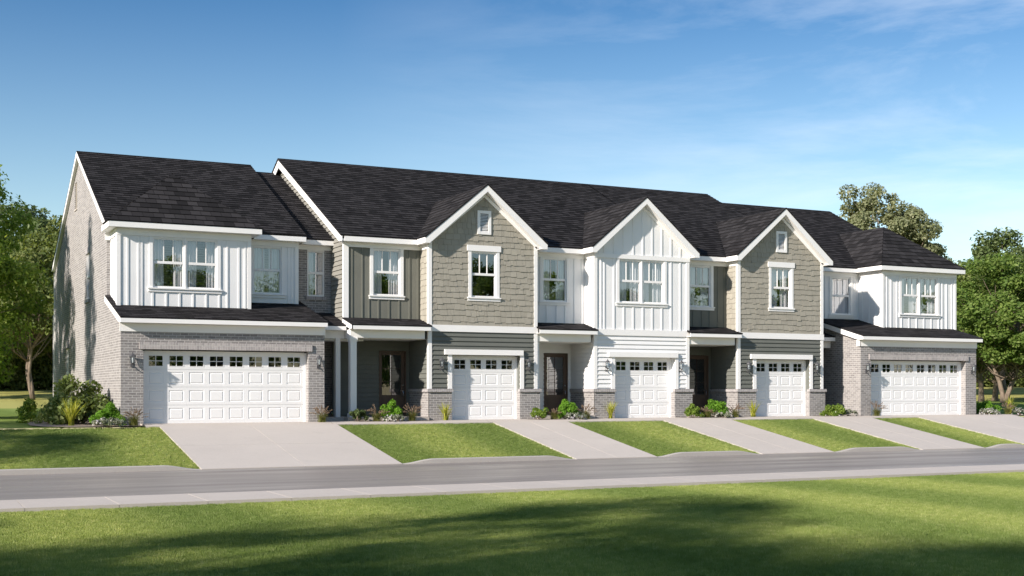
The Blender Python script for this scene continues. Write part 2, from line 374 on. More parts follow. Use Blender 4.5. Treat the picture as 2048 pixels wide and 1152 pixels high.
def garage_door(rt, fr, u0, u1, n, h=2.17):
    """fr: the plane of the door face; u0..u1 the opening"""
    s = MB(); s.m = 0; wj = .07
    s.obox(fr, u0, u0+wj, 0, h, -.05, .02); s.obox(fr, u1-wj, u1, 0, h, -.05, .02); s.obox(fr, u0+wj, u1-wj, h-.06, h+.02, -.05, .02)
    a, b = u0+wj, u1-wj; pitch = (b-a-.06)/n; holes = []; panels = []; wins = []
    for i in range(n):
        cx = a+.03+pitch*(i+.5); hw = .225
        for (z0, z1) in ((.115, .465), (.65, 1.0), (1.195, 1.55)): panels.append((cx-hw, cx+hw, z0, z1))
        wins.append((cx-hw+.005, cx+hw-.005, 1.715, 2.055))
    seams = [(a-1, b+1, z-.004, z+.004) for z in (.555, 1.1, 1.63)]
    s.flat(fr, [(a, 0), (b, 0), (b, h-.06), (a, h-.06)], panels+wins+seams)
    for z in (.555, 1.1, 1.63): s.face([fr.p(a, z-.012, -.012), fr.p(b, z-.012, -.012), fr.p(b, z+.012, -.012), fr.p(a, z+.012, -.012)])
    for (x0, x1, z0, z1) in panels:
        rings = [(0, 0), (.012, -.013), (.028, -.013), (.05, -.002)]
        for (i0, o0), (i1, o1) in zip(rings, rings[1:]):
            A = [(x0+i0, z0+i0), (x1-i0, z0+i0), (x1-i0, z1-i0), (x0+i0, z1-i0)]; B = [(x0+i1, z0+i1), (x1-i1, z0+i1), (x1-i1, z1-i1), (x0+i1, z1-i1)]
            for j in range(4): s.face([fr.p(*A[j], o0), fr.p(*A[(j+1) % 4], o0), fr.p(*B[(j+1) % 4], o1), fr.p(*B[j], o1)])
        i1 = .05; s.face([fr.p(x0+i1, z0+i1, -.002), fr.p(x1-i1, z0+i1, -.002), fr.p(x1-i1, z1-i1, -.002), fr.p(x0+i1, z1-i1, -.002)])
    d = s.build('garage_door', 'garage_white', rt)
    for (x0, x1, z0, z1) in wins:
        q = MB()
        for (p0, p1, r0, r1) in ((x0, x0+.018, z0, z1), (x1-.018, x1, z0, z1), (x0+.018, x1-.018, z0, z0+.018), (x0+.018, x1-.018, z1-.018, z1), ((x0+x1)/2-.009, (x0+x1)/2+.009, z0+.018, z1-.018)):
            q.obox(fr, p0, p1, r0, r1, -.028, .006)
        zm = (z0+z1)/2; xm = (x0+x1)/2
        q.obox(fr, x0+.018, xm-.0095, zm-.009, zm+.009, -.026, .004); q.obox(fr, xm+.0095, x1-.018, zm-.009, zm+.009, -.026, .004)
        q.m = 1; t = random.Random(x0).uniform(-.004, .004)
        q.face([fr.p(x0, z0, -.02+t), fr.p(x1, z0, -.02-t), fr.p(x1, z1, -.02-t), fr.p(x0, z1, -.02+t)])
        q.build('door_window', ['garage_white', 'door_glass'], d)
    return d
def lantern(rt, x, Y, zt=2.14):
    y = Y-.13; m = MB(); z0 = zt-.49
    m.box(x-.03, x+.03, Y-.02, Y, z0+.03, z0+.2)
    m.tube([(x, Y-.01, z0+.1), (x, Y-.06, z0+.03), (x, y-.02, z0+.03), (x, y, z0+.08), (x, y, z0+.13)], [.012]*5, 6)
    m.tube([(x-.045, Y-.05, z0+.12), (x-.06, Y-.09, z0+.05), (x-.02, y, z0+.02), (x+.03, y, z0+.05)], .008, 5)
    m.lathe((x, y, z0), [(0, .11), (.03, .115), (.055, .14), (.06, .155), (0, .156)], 6)
    m.lathe((x, y, z0), [(.001, .352), (.105, .353), (.10, .368), (.06, .405), (.028, .43), (.014, .44), (.018, .455), (.007, .47), (.004, .49), (0, .491)], 6)
    for j in range(6):
        t = 2*math.pi*j/6; c, s_ = math.cos(t), math.sin(t)
        m.tube([(x+.055*c, y+.055*s_, z0+.15), (x+.082*c, y+.082*s_, z0+.355)], .0065, 4)
    o = m.build('wall_lantern', 'lantern_metal', rt)
    g = MB(); g.lathe((x, y, z0), [(.052, .156), (.079, .352)], 6); g.build('lantern_glass', 'lantern_glass', o)
    b = MB(); b.lathe((x, y, z0), [(0, .158), (.013, .16), (.013, .235), (.022, .26), (.02, .29), (.008, .32), (0, .325)], 8); b.build('bulb', 'bulb_white', o)
def front_door(rt, Y, x0, x1, gx0, gx1, zb=.125, zt=2.36):
    fr = front(Y); m = MB(); fw = .055
    m.obox(fr, x0, x0+fw, zb, zt, -.06, .035); m.obox(fr, x1-fw, x1, zb, zt, -.06, .035); m.obox(fr, x0+fw, x1-fw, zt-fw, zt, -.06, .035)
    a, b = x0+fw+.003, x1-fw-.003; m.flat(fr, [(a, zb+.01), (b, zb+.01), (b, zt-fw-.003), (a, zt-fw-.003)], [(gx0, gx1, .84, 2.215)], 0.0)
    m.obox(fr, gx0+.03, gx1-.03, zb+.2, .7, -.01, .012)
    m.reveal(fr, (gx0, gx1, .84, 2.215), .03, True)
    xm = (gx0+gx1)/2
    m.obox(fr, xm-.008, xm+.008, .84, 2.215, -.028, -.006)
    for z in (1.30, 1.76): m.obox(fr, gx0, xm-.0085, z-.008, z+.008, -.027, -.008); m.obox(fr, xm+.0085, gx1, z-.008, z+.008, -.027, -.008)
    d = m.build('door', 'brown_door', rt)
    g = MB(); g.face([fr.p(gx0, .84, -.018), fr.p(gx1, .84, -.018), fr.p(gx1, 2.215, -.018), fr.p(gx0, 2.215, -.018)]); g.build('glass', 'door_glass', d)
    h = MB(); hx = x1-fw-.06
    h.tube([fr.p(hx, 1.18, 0), fr.p(hx, 1.18, .03)], .027, 10); h.build('lock', 'chrome', d); h = MB(); h.tube([fr.p(hx, 1.0, 0), fr.p(hx, 1.0, .05)], .02, 8)
    h.tube([fr.p(hx, 1.0, .05), fr.p(hx-.02, .99, .055), fr.p(hx-.1, 1.0, .055)], .009, 6); h.tube([fr.p(hx, .98, .03), fr.p(hx, .9, .06), fr.p(hx, .82, .03), fr.p(hx, .8, 0)], .009, 6)
    h.build('handle', 'chrome', d)
def battens(mb, fr, us, z0, ztop, holes=(), o=.02, w=.055):
    for u in us:
        zt = ztop(u) if callable(ztop) else ztop
        if zt-z0 < .08: continue
        for p in pieces([(u-w/2, z0), (u+w/2, z0), (u+w/2, zt), (u-w/2, zt)], holes):
            us_ = [q[0] for q in p]; vs_ = [q[1] for q in p]
            if max(us_)-min(us_) < w*.6: continue
            mb.obox(fr, min(us_), max(us_), min(vs_), max(vs_), 0, o)
def roof_plane(mb, pts, h=.235, thick=.022):
    """pts: first two are the eave ends (lowest edge); plane with courses parallel to the eave"""
    P = [Vector(p) for p in pts]; U = (P[1]-P[0]).normalized(); n = None
    for q in P[2:]:
        n = U.cross(q-P[0])
        if n.length > 1e-4: break
    n.normalize()
    if n.z < 0: n = -n
    V = n.cross(U)
    if V.z < 0: V = -V
    fr = F(P[0], U, V, n); poly = [((p-P[0]).dot(U), (p-P[0]).dot(V)) for p in P]
    # keep uvs continuous in the world along the eave
    off = P[0].dot(U)
    q = MB(); q.m = mb.m; q.courses(fr, poly, h, thick, (), 0., .004)
    base = len(mb.v); mb.v += q.v; mb.f += [tuple(i+base for i in f) for f in q.f]; mb.mi += q.mi; mb.uv += [((a+off)*.235/h, b*.235/h) for a, b in q.uv]
    mb.face([p-n*.035 for p in P][::-1])
    for i in range(len(P)): a, b = P[i], P[(i+1) % len(P)]; mb.face([a-n*.035, b-n*.035, b+n*.004, a+n*.004])

AX = 5.90      # left wall of the row
# ------------------------------------------------ left end unit
def bump_roof(mb, x0, x1, ye, ze, xm, yp, zp, mainy, mains, mainz, ybL, ybR):
    yr = mainy+(zp-mainz)/mains+.1
    roof_plane(mb, [(x0, ye, ze), (x1, ye, ze), (xm, yp, zp)], .28, .022)
    roof_plane(mb, [(x0, ybL, ze), (x0, ye, ze), (xm, yp, zp), (xm, yr, zp)], .28, .022)
    roof_plane(mb, [(x1, ye, ze), (x1, ybR, ze), (xm, yr, zp), (xm, yp, zp)], .28, .022)
def unit_a():
    rt = root('townhouse', (5.9, 0, 0), 'left end townhouse of grey brick with a double garage and a white board-and-batten upper storey', 'townhouse', 'townhouses in the row')
    w = MB(); fr0 = front(0); op = (6.55, 11.61, -.05, 2.22)
    gp = [(5.9, -.1), (12.13, -.1), (12.13, 2.98), (5.9, 2.98)]
    w.flat(fr0, gp, [op]); w.reveal(fr0, op, .25)
    # left wall with its slit openings
    lf = leftf(AX); slits = [(10.02, 10.66, 7.68, 8.66), (6.72, 7.6, 4.15, 5.72), (12.55, 13.4, .9, 2.62)]
    poly = [(0, -.1), (17.2, -.1), (17.2, 6.05), (9.3, 9.57), (2.05, 6.06), (2.75, 6.06), (2.75, 3.9), (0, 3.07)]
    w.flat(lf, [(0, -.1), (2.75, -.1), (2.75, 3.9), (0, 3.07)])
    w.flat(lf, [(2.75, -.1), (17.2, -.1), (17.2, 6.05), (9.3, 9.57), (2.75, 6.39)], slits)
    for s_ in slits: w.reveal(lf, s_, .09, True)
    w.box(AX+.002, 9, 17.2, 18.1, -.1, 4.2)                      # lower rear projection
    w.flat(rightf(12.13), [(0, -.1), (2.75, -.1), (2.75, 3.85), (0, 3.05)])
    f2 = front(2.75); bw = (12.40, 13.0, 4.18, 5.70); dr = (12.131, 12.96, .12, 2.36)
    w.flat(f2, [(5.9, 3.2), (13.27, 3.2), (13.27, 6.0), (5.9, 6.0)], [bw]); w.reveal(f2, bw, .06, True)
    w.flat(f2, [(12.13, -.1), (13.27, -.1), (13.27, 3.2), (12.13, 3.2)], [dr])
    w.flat(back(17.2), [(5.9, 0), (13.25, 0), (13.25, 6.05), (5.9, 6.05)])
    wall = w.build('wall', 'grey_brick', rt)
    q = MB(); q.obox(fr0, 6.43, 11.72, 2.225, 2.435, -.05, .05); q.build('lintel', 'soldier_brick', rt)
    q = MB(); q.obox(f2, 12.33, 13.08, 4.06, 4.175, -.03, .05); q.build('brick_sill', 'cap_brick', rt)
    garage_door(rt, front(.25), 6.551, 11.609, 8)
    lantern(rt, 6.22, 0); lantern(rt, 11.92, 0)
    window(rt, F(f2.O, f2.U, f2.V, f2.N), 12.40, 13.0, 4.18, 5.745, cw=0, sill=False, muntin=False)
    front_door(rt, 2.75, 12.131, 12.96, 12.25, 12.83)
    # side wall fittings
    v = MB(); s0 = slits[0]
    for i in range(12):
        z = s0[2]+.04+i*.078; v.face([lf.p(s0[0], z, -.06), lf.p(s0[1], z, -.06), lf.p(s0[1], z+.06, -.01), lf.p(s0[0], z+.06, -.01)])
    v.obox(lf, s0[0]-.03, s0[1]+.03, s0[2]-.05, s0[2], -.02, .03); v.build('gable_vent', 'walk_concrete', rt)
    window(rt, lf, 6.72, 7.6, 4.15, 5.78, cw=0, sill=False)
    for a_ in ((6.66, 7.66, 4.03, 4.145, -.02, .055), (12.45, 13.5, 2.63, 2.93, -.02, .07), (12.5, 13.45, .8, .895, -.02, .05), (6.66, 7.66, 5.73, 5.93, -.02, .02)):
        q = MB(); q.obox(lf, *a_); q.build('brick_ledge', 'cap_brick', rt)
    window(rt, lf, 12.55, 13.4, .9, 2.67, cw=0, sill=False)
    # upper bump-out, board and batten
    b = MB(); f1 = front(1.3); h1 = win_hole(6.94, 9.14)
    b.flat(f1, [(6.01, 3.4), (10.09, 3.4), (10.09, 5.95), (6.01, 5.95)], [h1]); b.reveal(f1, h1, .05, True)
    lf1 = leftf(6.01); b.flat(lf1, [(1.3, 3.4), (2.75, 3.7), (2.75, 5.95), (1.3, 5.95)]); b.flat(rightf(10.09), [(1.3, 3.4), (2.3, 3.7), (2.3, 5.95), (1.3, 5.95)])
    kill = [(6.87, 9.2, 4.03, 5.76)]
    battens(b, f1, [6.30, 6.62, 6.72+.0, 7.05, 7.46, 7.87, 8.28, 8.69, 9.1, 9.35, 9.72, 9.92], 3.56, 5.74, kill)
    battens(b, lf1, [1.62, 2.03, 2.44], 3.6, 5.74, ())
    f2b = front(2.3); h2 = win_hole(10.32, 11.49)
    b.flat(f2b, [(10.09, 3.6), (11.94, 3.6), (11.94, 5.92), (10.09, 5.92)], [h2]); b.reveal(f2b, h2, .05, True); b.flat(rightf(11.94), [(2.3, 3.8), (2.75, 3.8), (2.75, 5.92), (2.3, 5.92)])
    battens(b, f2b, [11.62, 11.74], 3.88, 5.74, ())
    b.build('board_siding', 'white_panel', rt)
    window(rt, f1, 6.94, 9.14, units=2, curt=(.36, .3)); window(rt, f2b, 10.32, 11.49)
    # trim
    t = MB()
    for (x, yy) in ((6.0, 1.3), ): t.box(x-.022, x+.09, yy-.03, yy-.002, 3.5, 5.742); t.box(x-.03, x-.002, yy+.002-.03, yy+.09, 3.5, 5.742)
    t.box(10.0, 10.112, 1.27, 1.298, 3.5, 5.742); t.box(10.092, 10.115, 1.299, 1.39, 3.5, 5.74); t.box(11.84, 11.96, 2.27, 2.298, 3.85, 5.742)
    t.build('corner_board', 'white_trim', rt); t = MB(); t.box(5.985, 10.115, 1.262, 1.297, 5.744, 5.955); t.box(5.975, 6.008, 1.30, 2.74, 5.744, 5.955); t.build('frieze', 'white_trim', rt); t = MB(); t.box(10.12, 11.965, 2.262, 2.297, 5.744, 5.925)
    t.build('frieze', 'white_trim', rt); t = MB(); t.box(5.84, 6.0, 2.70, 2.748, 5.72, 5.95); t.box(11.97, 13.24, 2.715, 2.748, 5.744, 5.9)
    t.build('frieze', 'white_trim', rt); t = MB(); t.box(5.86, 12.15, -.03, -.002, 2.745, 2.99)                  # garage frieze
    t.build('frieze', 'white_trim', rt)
    e = MB()
    e.box(5.70, 10.39, 1.0, 1.03, 5.955, 6.125); e.box(5.70, 5.73, 1.031, 2.45, 5.955, 6.125); e.box(10.36, 10.39, 1.031, 2.0, 5.955, 6.125)
    e.box(5.731, 10.359, 1.031, 1.30, 5.957, 5.975); e.box(5.731, 6.01, 1.301, 2.7, 5.957, 5.975); e.box(10.09, 10.359, 1.301, 2.3, 5.957, 5.975)
    e.box(5.70, 5.9, 2.451, 2.48, 5.955, 6.125)
    e.build('fascia', 'white_trim', rt); e = MB()
    e.box(10.391, 12.14, 2.0, 2.03, 5.92, 6.075); e.box(12.112, 12.14, 2.031, 2.5, 5.92, 6.075); e.box(10.391, 12.11, 2.031, 2.3, 5.922, 5.94); e.box(11.94, 12.11, 2.301, 2.75, 5.922, 5.94)
    e.build('fascia', 'white_trim', rt); e = MB()
    e.box(12.142, 13.24, 2.45, 2.48, 5.895, 6.07); e.box(12.142, 13.24, 2.481, 2.75, 5.897, 5.915)
    e.build('fascia', 'white_trim', rt); e = MB()
    e.box(5.85, 12.145, -.30, -.27, 2.995, 3.145); e.box(5.91, 12.14, -.268, -.002, 2.997, 3.015)
    lfr = leftf(5.9)
    e.prism(lfr, [(-.269, 2.999), (0, 2.999), (2.87, 3.79), (2.87, 3.995), (-.269, 3.15)], .002, .052)      # garage rake
    e.build('garage_fascia', 'white_trim', rt); e = MB()
    e.prism(lfr, [(2.1, 5.98), (2.3, 5.98), (9.3, 9.43), (17.1, 5.98), (17.45, 5.98), (9.3, 9.62), (2.1, 6.12)], .002, .118)
    e.build('rake_board', 'white_trim', rt); e = MB()
    e.prism(rightf(12.13), [(-.27, 2.997), (0, 2.997), (2.75, 3.76), (2.75, 3.93), (-.27, 3.14)], .002, .014)
    e.build('garage_rake', 'white_trim', rt); e = MB()
    e.prism(lfr, [(17.2, -.05), (17.3, -.05), (17.3, 6.0), (17.2, 6.0)], -.02, .04)
    e.build('downpipe', 'white_trim', rt); e = MB()
    # porch eave
    e.box(12.15, 13.16, .90, .93, 2.965, 3.115); e.box(12.15, 13.2, .931, 1.2, 2.962, 2.975)
    e.build('porch_fascia', 'white_trim', rt); e = MB(); e.box(12.14, 13.19, 1.2, 1.32, 2.70, 2.96); e.build('porch_beam', 'white_trim', rt)
    c = MB(); c.box(12.90, 13.06, 1.21, 1.37, .12, 2.699); c.build('porch_post', 'white_trim', rt)
    c = MB(); c.box(12.135, 13.075, .9, 2.745, -.1, .117); c.build('porch_floor', 'walk_concrete', rt)
    c = MB(); c.box(12.14, 13.9, .931+.4, 2.74, 2.64, 2.69); c.build('porch_ceiling', 'white_trim', rt)
    r = MB()
    s1 = (9.63-6.12)/(9.3-2.0)
    roof_plane(r, [(5.785, 2.02, 6.14), (12.14, 2.0, 6.085), (12.14, 9.3, 9.635), (5.785, 9.3, 9.635)][:1]+[(12.14, 2.02, 6.14), (12.14, 9.3, 9.635), (5.785, 9.3, 9.635)])
    roof_plane(r, [(12.14, 17.45, 6.12), (5.785, 17.45, 6.12), (5.785, 9.3, 9.635), (12.14, 9.3, 9.635)])
    roof_plane(r, [(12.14, 2.43, 6.08), (13.25, 2.43, 6.08), (13.25, 9.3, 9.39), (12.14, 9.3, 9.39)])
    roof_plane(r, [(13.25, 17.2, 6.05), (12.14, 17.2, 6.05), (12.14, 9.3, 9.39), (13.25, 9.3, 9.39)])
    r.face([(12.141, 2.02, 6.08), (12.141, 9.3, 9.38), (12.141, 9.3, 9.63), (12.141, 2.02, 6.14)])
    bump_roof(r, 5.68, 10.40, .985, 6.135, 8.05, 3.4, 8.07, 2.02, .479, 6.14, 2.06, 2.06)
    roof_plane(r, [(5.845, -.31, 3.155), (12.15, -.31, 3.155), (12.15, 2.75, 3.985), (5.845, 2.75, 3.985)], .235, .012)
    roof_plane(r, [(12.14, .89, 3.125), (13.22, .89, 3.125), (13.22, 2.75, 3.615), (12.14, 2.75, 3.615)], .235, .012)
    r.build('roof', 'roof_shingle', rt)
    return rt

# ------------------------------------------------ the three gabled units
def unit_g(x0, label, white=False, first=False, last=False):
    rt = root('townhouse', (x0, .6, 0), label, 'townhouse', 'townhouses in the row')
    xl = x0-2.74 if first else x0-2.25            # left end of the recessed wall
    x1 = x0+4.06 if not white else x0+4.02
    px = x0+4.18                                   # right end of brick pier
    lap = 'white_lap' if white else 'green_siding'; pan = 'white_panel' if white else 'green_panel'; up = 'white_panel' if white else 'shake_wood'; ret = 'white_panel' if white else 'beige_siding'
    fg = front(.6); op = (x0+.83, x0+3.40, -.05, 2.19)
    xm = x0+2.035; gz = lambda x: 7.93-.832*abs(x-xm)
    # upper gable wall
    if white:
        wu = (x0+.91, x0+3.04); hh = win_hole(*wu)
        b = MB(); b.flat(fg, [(x0, 3.1), (x1, 3.1), (x1, gz(x1)), (xm, gz(xm)), (x0, gz(x0))], [hh]); b.reveal(fg, hh, .05, True)
        battens(b, fg, [x0+.26]+[x0+.40+.405*i for i in range(9)], 3.2, 5.76, [(wu[0]-.06, wu[1]+.06, 4.03, 5.76)])
        battens(b, fg, [x0+.40+.405*i for i in range(9)], 5.91, lambda u: gz(u)-.14)
        lw = leftf(x0); b.flat(lw, [(.6, 3.1), (1.3, 3.1), (1.3, 6.0), (.6, 6.0)]); battens(b, lw, [.95, 1.2], 3.3, 5.74)
        b.flat(rightf(x1), [(.6, 3.0), (1.3, 3.0), (1.3, 6.0), (.6, 6.0)])
        b.build('gable_wall', up, rt)
        window(rt, fg, *wu, units=2, curt=(.42, .42))
    else:
        wu = (x0+1.44, x0+2.61); hh = win_hole(*wu); vh = (x0+1.88, x0+2.17, 6.41, 7.03)
        b = MB(); b.shakes(fg, [(x0, 3.1), (x1, 3.1), (x1, gz(x1)), (xm, gz(xm)), (x0, gz(x0))], [hh, vh], seed=int(x0)); b.reveal(fg, hh, .05, True)
        b.shakes(leftf(x0), [(.6, 3.1), (1.3, 3.1), (1.3, 6.0), (.6, 6.0)], seed=int(x0)+1)
        b.flat(rightf(x1), [(.6, 3.0), (1.3, 3.0), (1.3, 6.0), (.6, 6.0)])
        b.build('gable_wall', up, rt)
        window(rt, fg, *wu, head=True, curtain=False if first else True)
        v = MB(); a = (x0+1.775, x0+2.285, 6.32, 7.13)
        v.obox(fg, a[0], a[0]+.10, a[2], a[3], 0, .05); v.obox(fg, a[1]-.10, a[1], a[2], a[3], 0, .05); v.obox(fg, a[0]+.1, a[1]-.1, a[2], a[2]+.1, 0, .048); v.obox(fg, a[0]+.1, a[1]-.1, a[3]-.1, a[3], 0, .048)
        for i in range(12):
            z = 6.425+i*.05; v.face([fg.p(vh[0], z, .035), fg.p(vh[1], z, .035), fg.p(vh[1], z+.042, -.01), fg.p(vh[0], z+.042, -.01)])
        v.build('gable_vent', 'white_trim', rt)
    # lower gable wall
    l = MB(); l.courses(fg, [(x0, .9), (x1, .9), (x1, 3.1), (x0, 3.1)], .157, .034, [op], .0); l.reveal(fg, op, .22)
    l.courses(leftf(x0), [(.6, .9), (2.35, .9), (2.35, 3.1), (.6, 3.1)], .157, .034, (), .0)
    l.flat(rightf(x1), [(.6, 0), (2.35, 0), (2.35, 3.1), (.6, 3.1)])
    fb = front(2.35); d0 = x0-1.13; dr = (d0, d0+.99, .1, 2.37)
    l.courses(fb, [(xl-.04, .1), (x0, .1), (x0, 2.8), (xl-.04, 2.8)], .157, .034, [dr], .0)
    l.build('lap_siding', lap, rt)
    gx = {True: d0+.11}.get(True); front_door(rt, 2.35, d0, d0+.99, d0+.115, d0+.815)
    # recessed upper wall
    fu = front(1.3); ru = (x0-1.83, x0-.64); hu = win_hole(*ru)
    b = MB(); b.flat(fu, [(xl, 3.2), (x0, 3.2), (x0, 6.0), (xl, 6.0)], [hu]); b.reveal(fu, hu, .05, True)
    battens(b, fu, [x0-2.46, x0-2.1, x0-1.87, x0-1.53, x0-1.16, x0-.8, x0-.42, x0-.12] if first else [x0-1.55, x0-1.15, x0-.8, x0-.42, x0-.12], 3.37, 5.74, [(ru[0]-.06, ru[1]+.06, 4.03, 5.76)])
    b.build('board_siding', pan, rt); window(rt, fu, *ru, curt=(.38, .36))
    # brick wainscot
    k = MB(); k2 = MB(); k.flat(fg, [(x0, -.1), (op[0]+.004, -.1), (op[0]+.004, .945), (x0, .945)], (), .02); k2.flat(fg, [(op[1]-.004, -.1), (px, -.1), (px, .945), (op[1]-.004, .945)], (), .02)
    k.face([fg.p(op[0]+.004, -.1, .02), fg.p(op[0]+.004, -.1, -.22), fg.p(op[0]+.004, .945, -.22), fg.p(op[0]+.004, .945, .02)])
    k2.face([fg.p(op[1]-.004, -.1, .02), fg.p(op[1]-.004, -.1, -.22), fg.p(op[1]-.004, .945, -.22), fg.p(op[1]-.004, .945, .02)])
    lw = leftf(x0-.02); k.flat(lw, [(.58, -.1), (2.35, -.1), (2.35, .945), (.58, .945)]); k2.flat(rightf(px), [(.58, -.1), (2.35, -.1), (2.35, .945), (.58, .945)])
    k.build('brick_base', 'grey_brick', rt); k2.build('brick_base', 'grey_brick', rt)
    c = MB(); c.obox(fg, op[1]-.03, px+.03, .946, 1.055, -.1, .07); c.build('brick_cap', 'cap_brick', rt); c = MB(); c.obox(fg, x0-.065, op[0]+.03, .946, 1.055, -.02, .07); c.box(x0-.065, x0+.03, .622, 2.34, .946, 1.053)
    c.build('brick_cap', 'cap_brick', rt)
    garage_door(rt, front(.82), op[0]+.001, op[1]-.001, 4)
    lantern(rt, x0+(.42 if not white else .47), .6); lantern(rt, x0+(3.69 if not white else 3.62), .6)
    # trim
    t = MB()
    for (a, b_) in ((x0-.02, x0+.10), (x1-.12, x1+.012)):
        t.box(a, b_, .565, .598, 1.056, 2.975); t.box(a, b_, .565, .598, 3.205, 6.0 if not white else 5.745)
    t.box(x0-.035, x0-.015, .566, .68, 1.056, 2.975); t.box(x0-.035, x0-.012, .566, .68, 3.205, 5.742)
    t.box(x0-.04, x1+.03, .55, .598, 2.98, 3.20)
    if white: t.box(x0-.03, x1+.03, .552, .597, 5.75, 5.905)
    t.box(x0-.04, x0-.012, .60, 1.30, 5.742, 5.9); t.box(xl, x0-.042, 1.262, 1.297, 5.744, 5.9)
    if first: t.box(xl+.0, xl+.16, 1.262, 1.299, 3.30, 5.743); t.box(xl-.02, xl-.0, 1.262, 1.36, 3.2, 5.9)
    # rake frieze on wall
    for sg in (-1, 1):
        X = lambda d: xm+sg*d
        t.prism(fg, [(X(0), gz(xm)-.20), (X(2.02), gz(xm)-.20-.832*2.02), (X(2.02), gz(xm)-.34-.832*2.02), (X(0), gz(xm)-.34)], .001, .035)
    t.box(x0+.55, x0+3.50, .50, .599, 2.205, 2.385)              # garage door head
    t.box(x0+.68, op[0]-.0, .55, .599, 1.056, 2.204); t.box(op[1]+.0, x0+3.43+.11, .55, .599, 1.056, 2.204)
    t.build('trim', 'white_trim', rt)
    # eaves
    e = MB(); xa, xb = x0-.25, x0+4.33
    if white: xb = x1+.28
    half = (xb-xa)/2; xc = (xa+xb)/2; zp = 6.08+1.92
    e.prism(front(.33), [(xa, 6.08), (xa, 5.90), (xa+.17, 5.90), (xc, 7.75), (xb-.17, 5.90), (xb, 5.90), (xb, 6.08), (xc, zp)][::-1], 0, .03)
    fs = F((0, .331, 0), (1, 0, 0), (0, 0, 1), (0, -1, 0))
    for sg, xe in ((-1, xa), (1, xb)):
        e.box(min(xe, xe-sg*.03), max(xe, xe-sg*.03), .331, 1.0, 5.90, 6.078)
        a, b_ = sorted((xe-sg*.031, xe-sg*.26)); e.box(a, b_, .331, 1.28, 5.902, 5.918)
        e.face([(xe-sg*.17, .332, 5.92), (xc, .332, 7.765), (xc, .64, 7.765), (xe-sg*.17, .64, 5.92)])
    e.build('gable_rake', 'white_trim', rt); e = MB()
    e.box(xl-.07 if first else xl-.0, xa-.001, 1.0, 1.03, 5.90, 6.078); e.box(xl if first else xl, xa-.001, 1.031, 1.3, 5.902, 5.918)
    e.build('fascia', 'white_trim', rt); e = MB()
    # porch roof trim
    pl = xl-.05 if first else xl-.09
    e.box(pl, x0-.041, .30, .33, 2.98, 3.13); e.box(pl, x0-.041, .331, .62, 2.982, 2.995)
    e.box(x0-.041, x0-.04+.002, .30, .58, 2.98, 3.13)
    if first:
        e.prism(leftf(xl+.0), [(.3, 2.98), (.45, 2.98), (1.3, 3.2), (1.3, 3.36), (.3, 3.13)], .021, .05)
    e.build('porch_fascia', 'white_trim', rt); e = MB(); e.box(xl+.0 if first else xl-.1, x0-.14, .60, .78, 2.72, 2.98)
    if first: e.box(xl, xl+.16, .781, 2.3, 2.72, 2.98)
    e.build('porch_beam', 'white_trim', rt)
    c = MB(); c.box(xl, x0-.02, .78, 2.34, 2.705, 2.719); c.build('porch_ceiling', 'white_trim', rt)
    c = MB(); c.box(xl-.12 if first else xl-.05, x0-.025, .5, 2.335, -.1, .118); c.build('porch_floor', 'walk_concrete', rt)
    if first:
        c = MB(); c.box(xl+.0, xl+.21, .6, .81, .25, 2.64); c.box(xl-.03, xl+.24, .57, .84, .12, .25); c.box(xl-.03, xl+.24, .57, .84, 2.64, 2.719); c.box(xl-.015, xl+.225, .585, .825, 2.59, 2.64); c.build('porch_column', 'white_trim', rt)
    elif not white or True:
        c = MB(); c.box(xl-.04, xl+.07, .66, .8, .95, 2.719); c.build('porch_column', 'white_trim', rt)
    r = MB()
    roof_plane(r, [(xa-.01, .29, 6.09), (xa-.01, 1.02, 6.09), (xc, 5.0, zp+.01), (xc, .29, zp+.01)])
    roof_plane(r, [(xb+.01, 1.02, 6.09), (xb+.01, .29, 6.09), (xc, .29, zp+.01), (xc, 5.0, zp+.01)])
    roof_plane(r, [(pl, .285, 3.14), (x0-.0, .285, 3.14), (x0-.0, 1.3, 3.40), (pl, 1.3, 3.40)], .235, .012)
    ml, mrr = (13.0 if first else x0-2.08), (32.76 if last else x0+4.29)
    roof_plane(r, [(ml, .985, 6.09), (mrr, .985, 6.09), (mrr, 8.6, 9.835), (ml, 8.6, 9.835)])
    roof_plane(r, [(mrr, 16.6, 5.93), (ml, 16.6, 5.93), (ml, 8.6, 9.835), (mrr, 8.6, 9.835)])
    r.build('roof', 'roof_shingle', rt)
    g = MB(); g.flat(back(16.2), [(ml, 0), (mrr, 0), (mrr, 6.0), (ml, 6.0)])
    if last: g.flat(rightf(mrr-.05), [(1.3, 3), (16.2, 3), (16.2, 6.0), (8.6, 9.75), (1.3, 6.1)])
    g.build('rear_wall', 'beige_siding' if not white else 'white_lap', rt)
    if first:
        s = MB(); s.courses(leftf(xl+.05), [(1.3, 2.7), (16.2, 2.7), (16.2, 5.95), (8.6, 9.72), (1.3, 6.1)], .157, .034, (), .0)
        s.build('side_siding', 'beige_siding', rt)
        s = MB(); lf = leftf(xl+.05)
        s.prism(lf, [(1.0, 5.9), (1.25, 5.9), (8.6, 9.50), (16.3, 5.7), (16.6, 5.7), (16.6, 5.93), (8.6, 9.80), (1.0, 6.06)], .19, .22)   # rake board
        s.prism(lf, [(1.03, 5.9), (1.3, 5.93), (8.6, 9.62), (8.6, 9.68), (1.03, 5.97)], .0, .189)
        s.prism(lf, [(1.3, 5.80), (8.6, 9.50), (8.6, 9.62), (1.3, 5.93)], .016, .04)
        s.build('rake_board', 'white_trim', rt)
    return rt

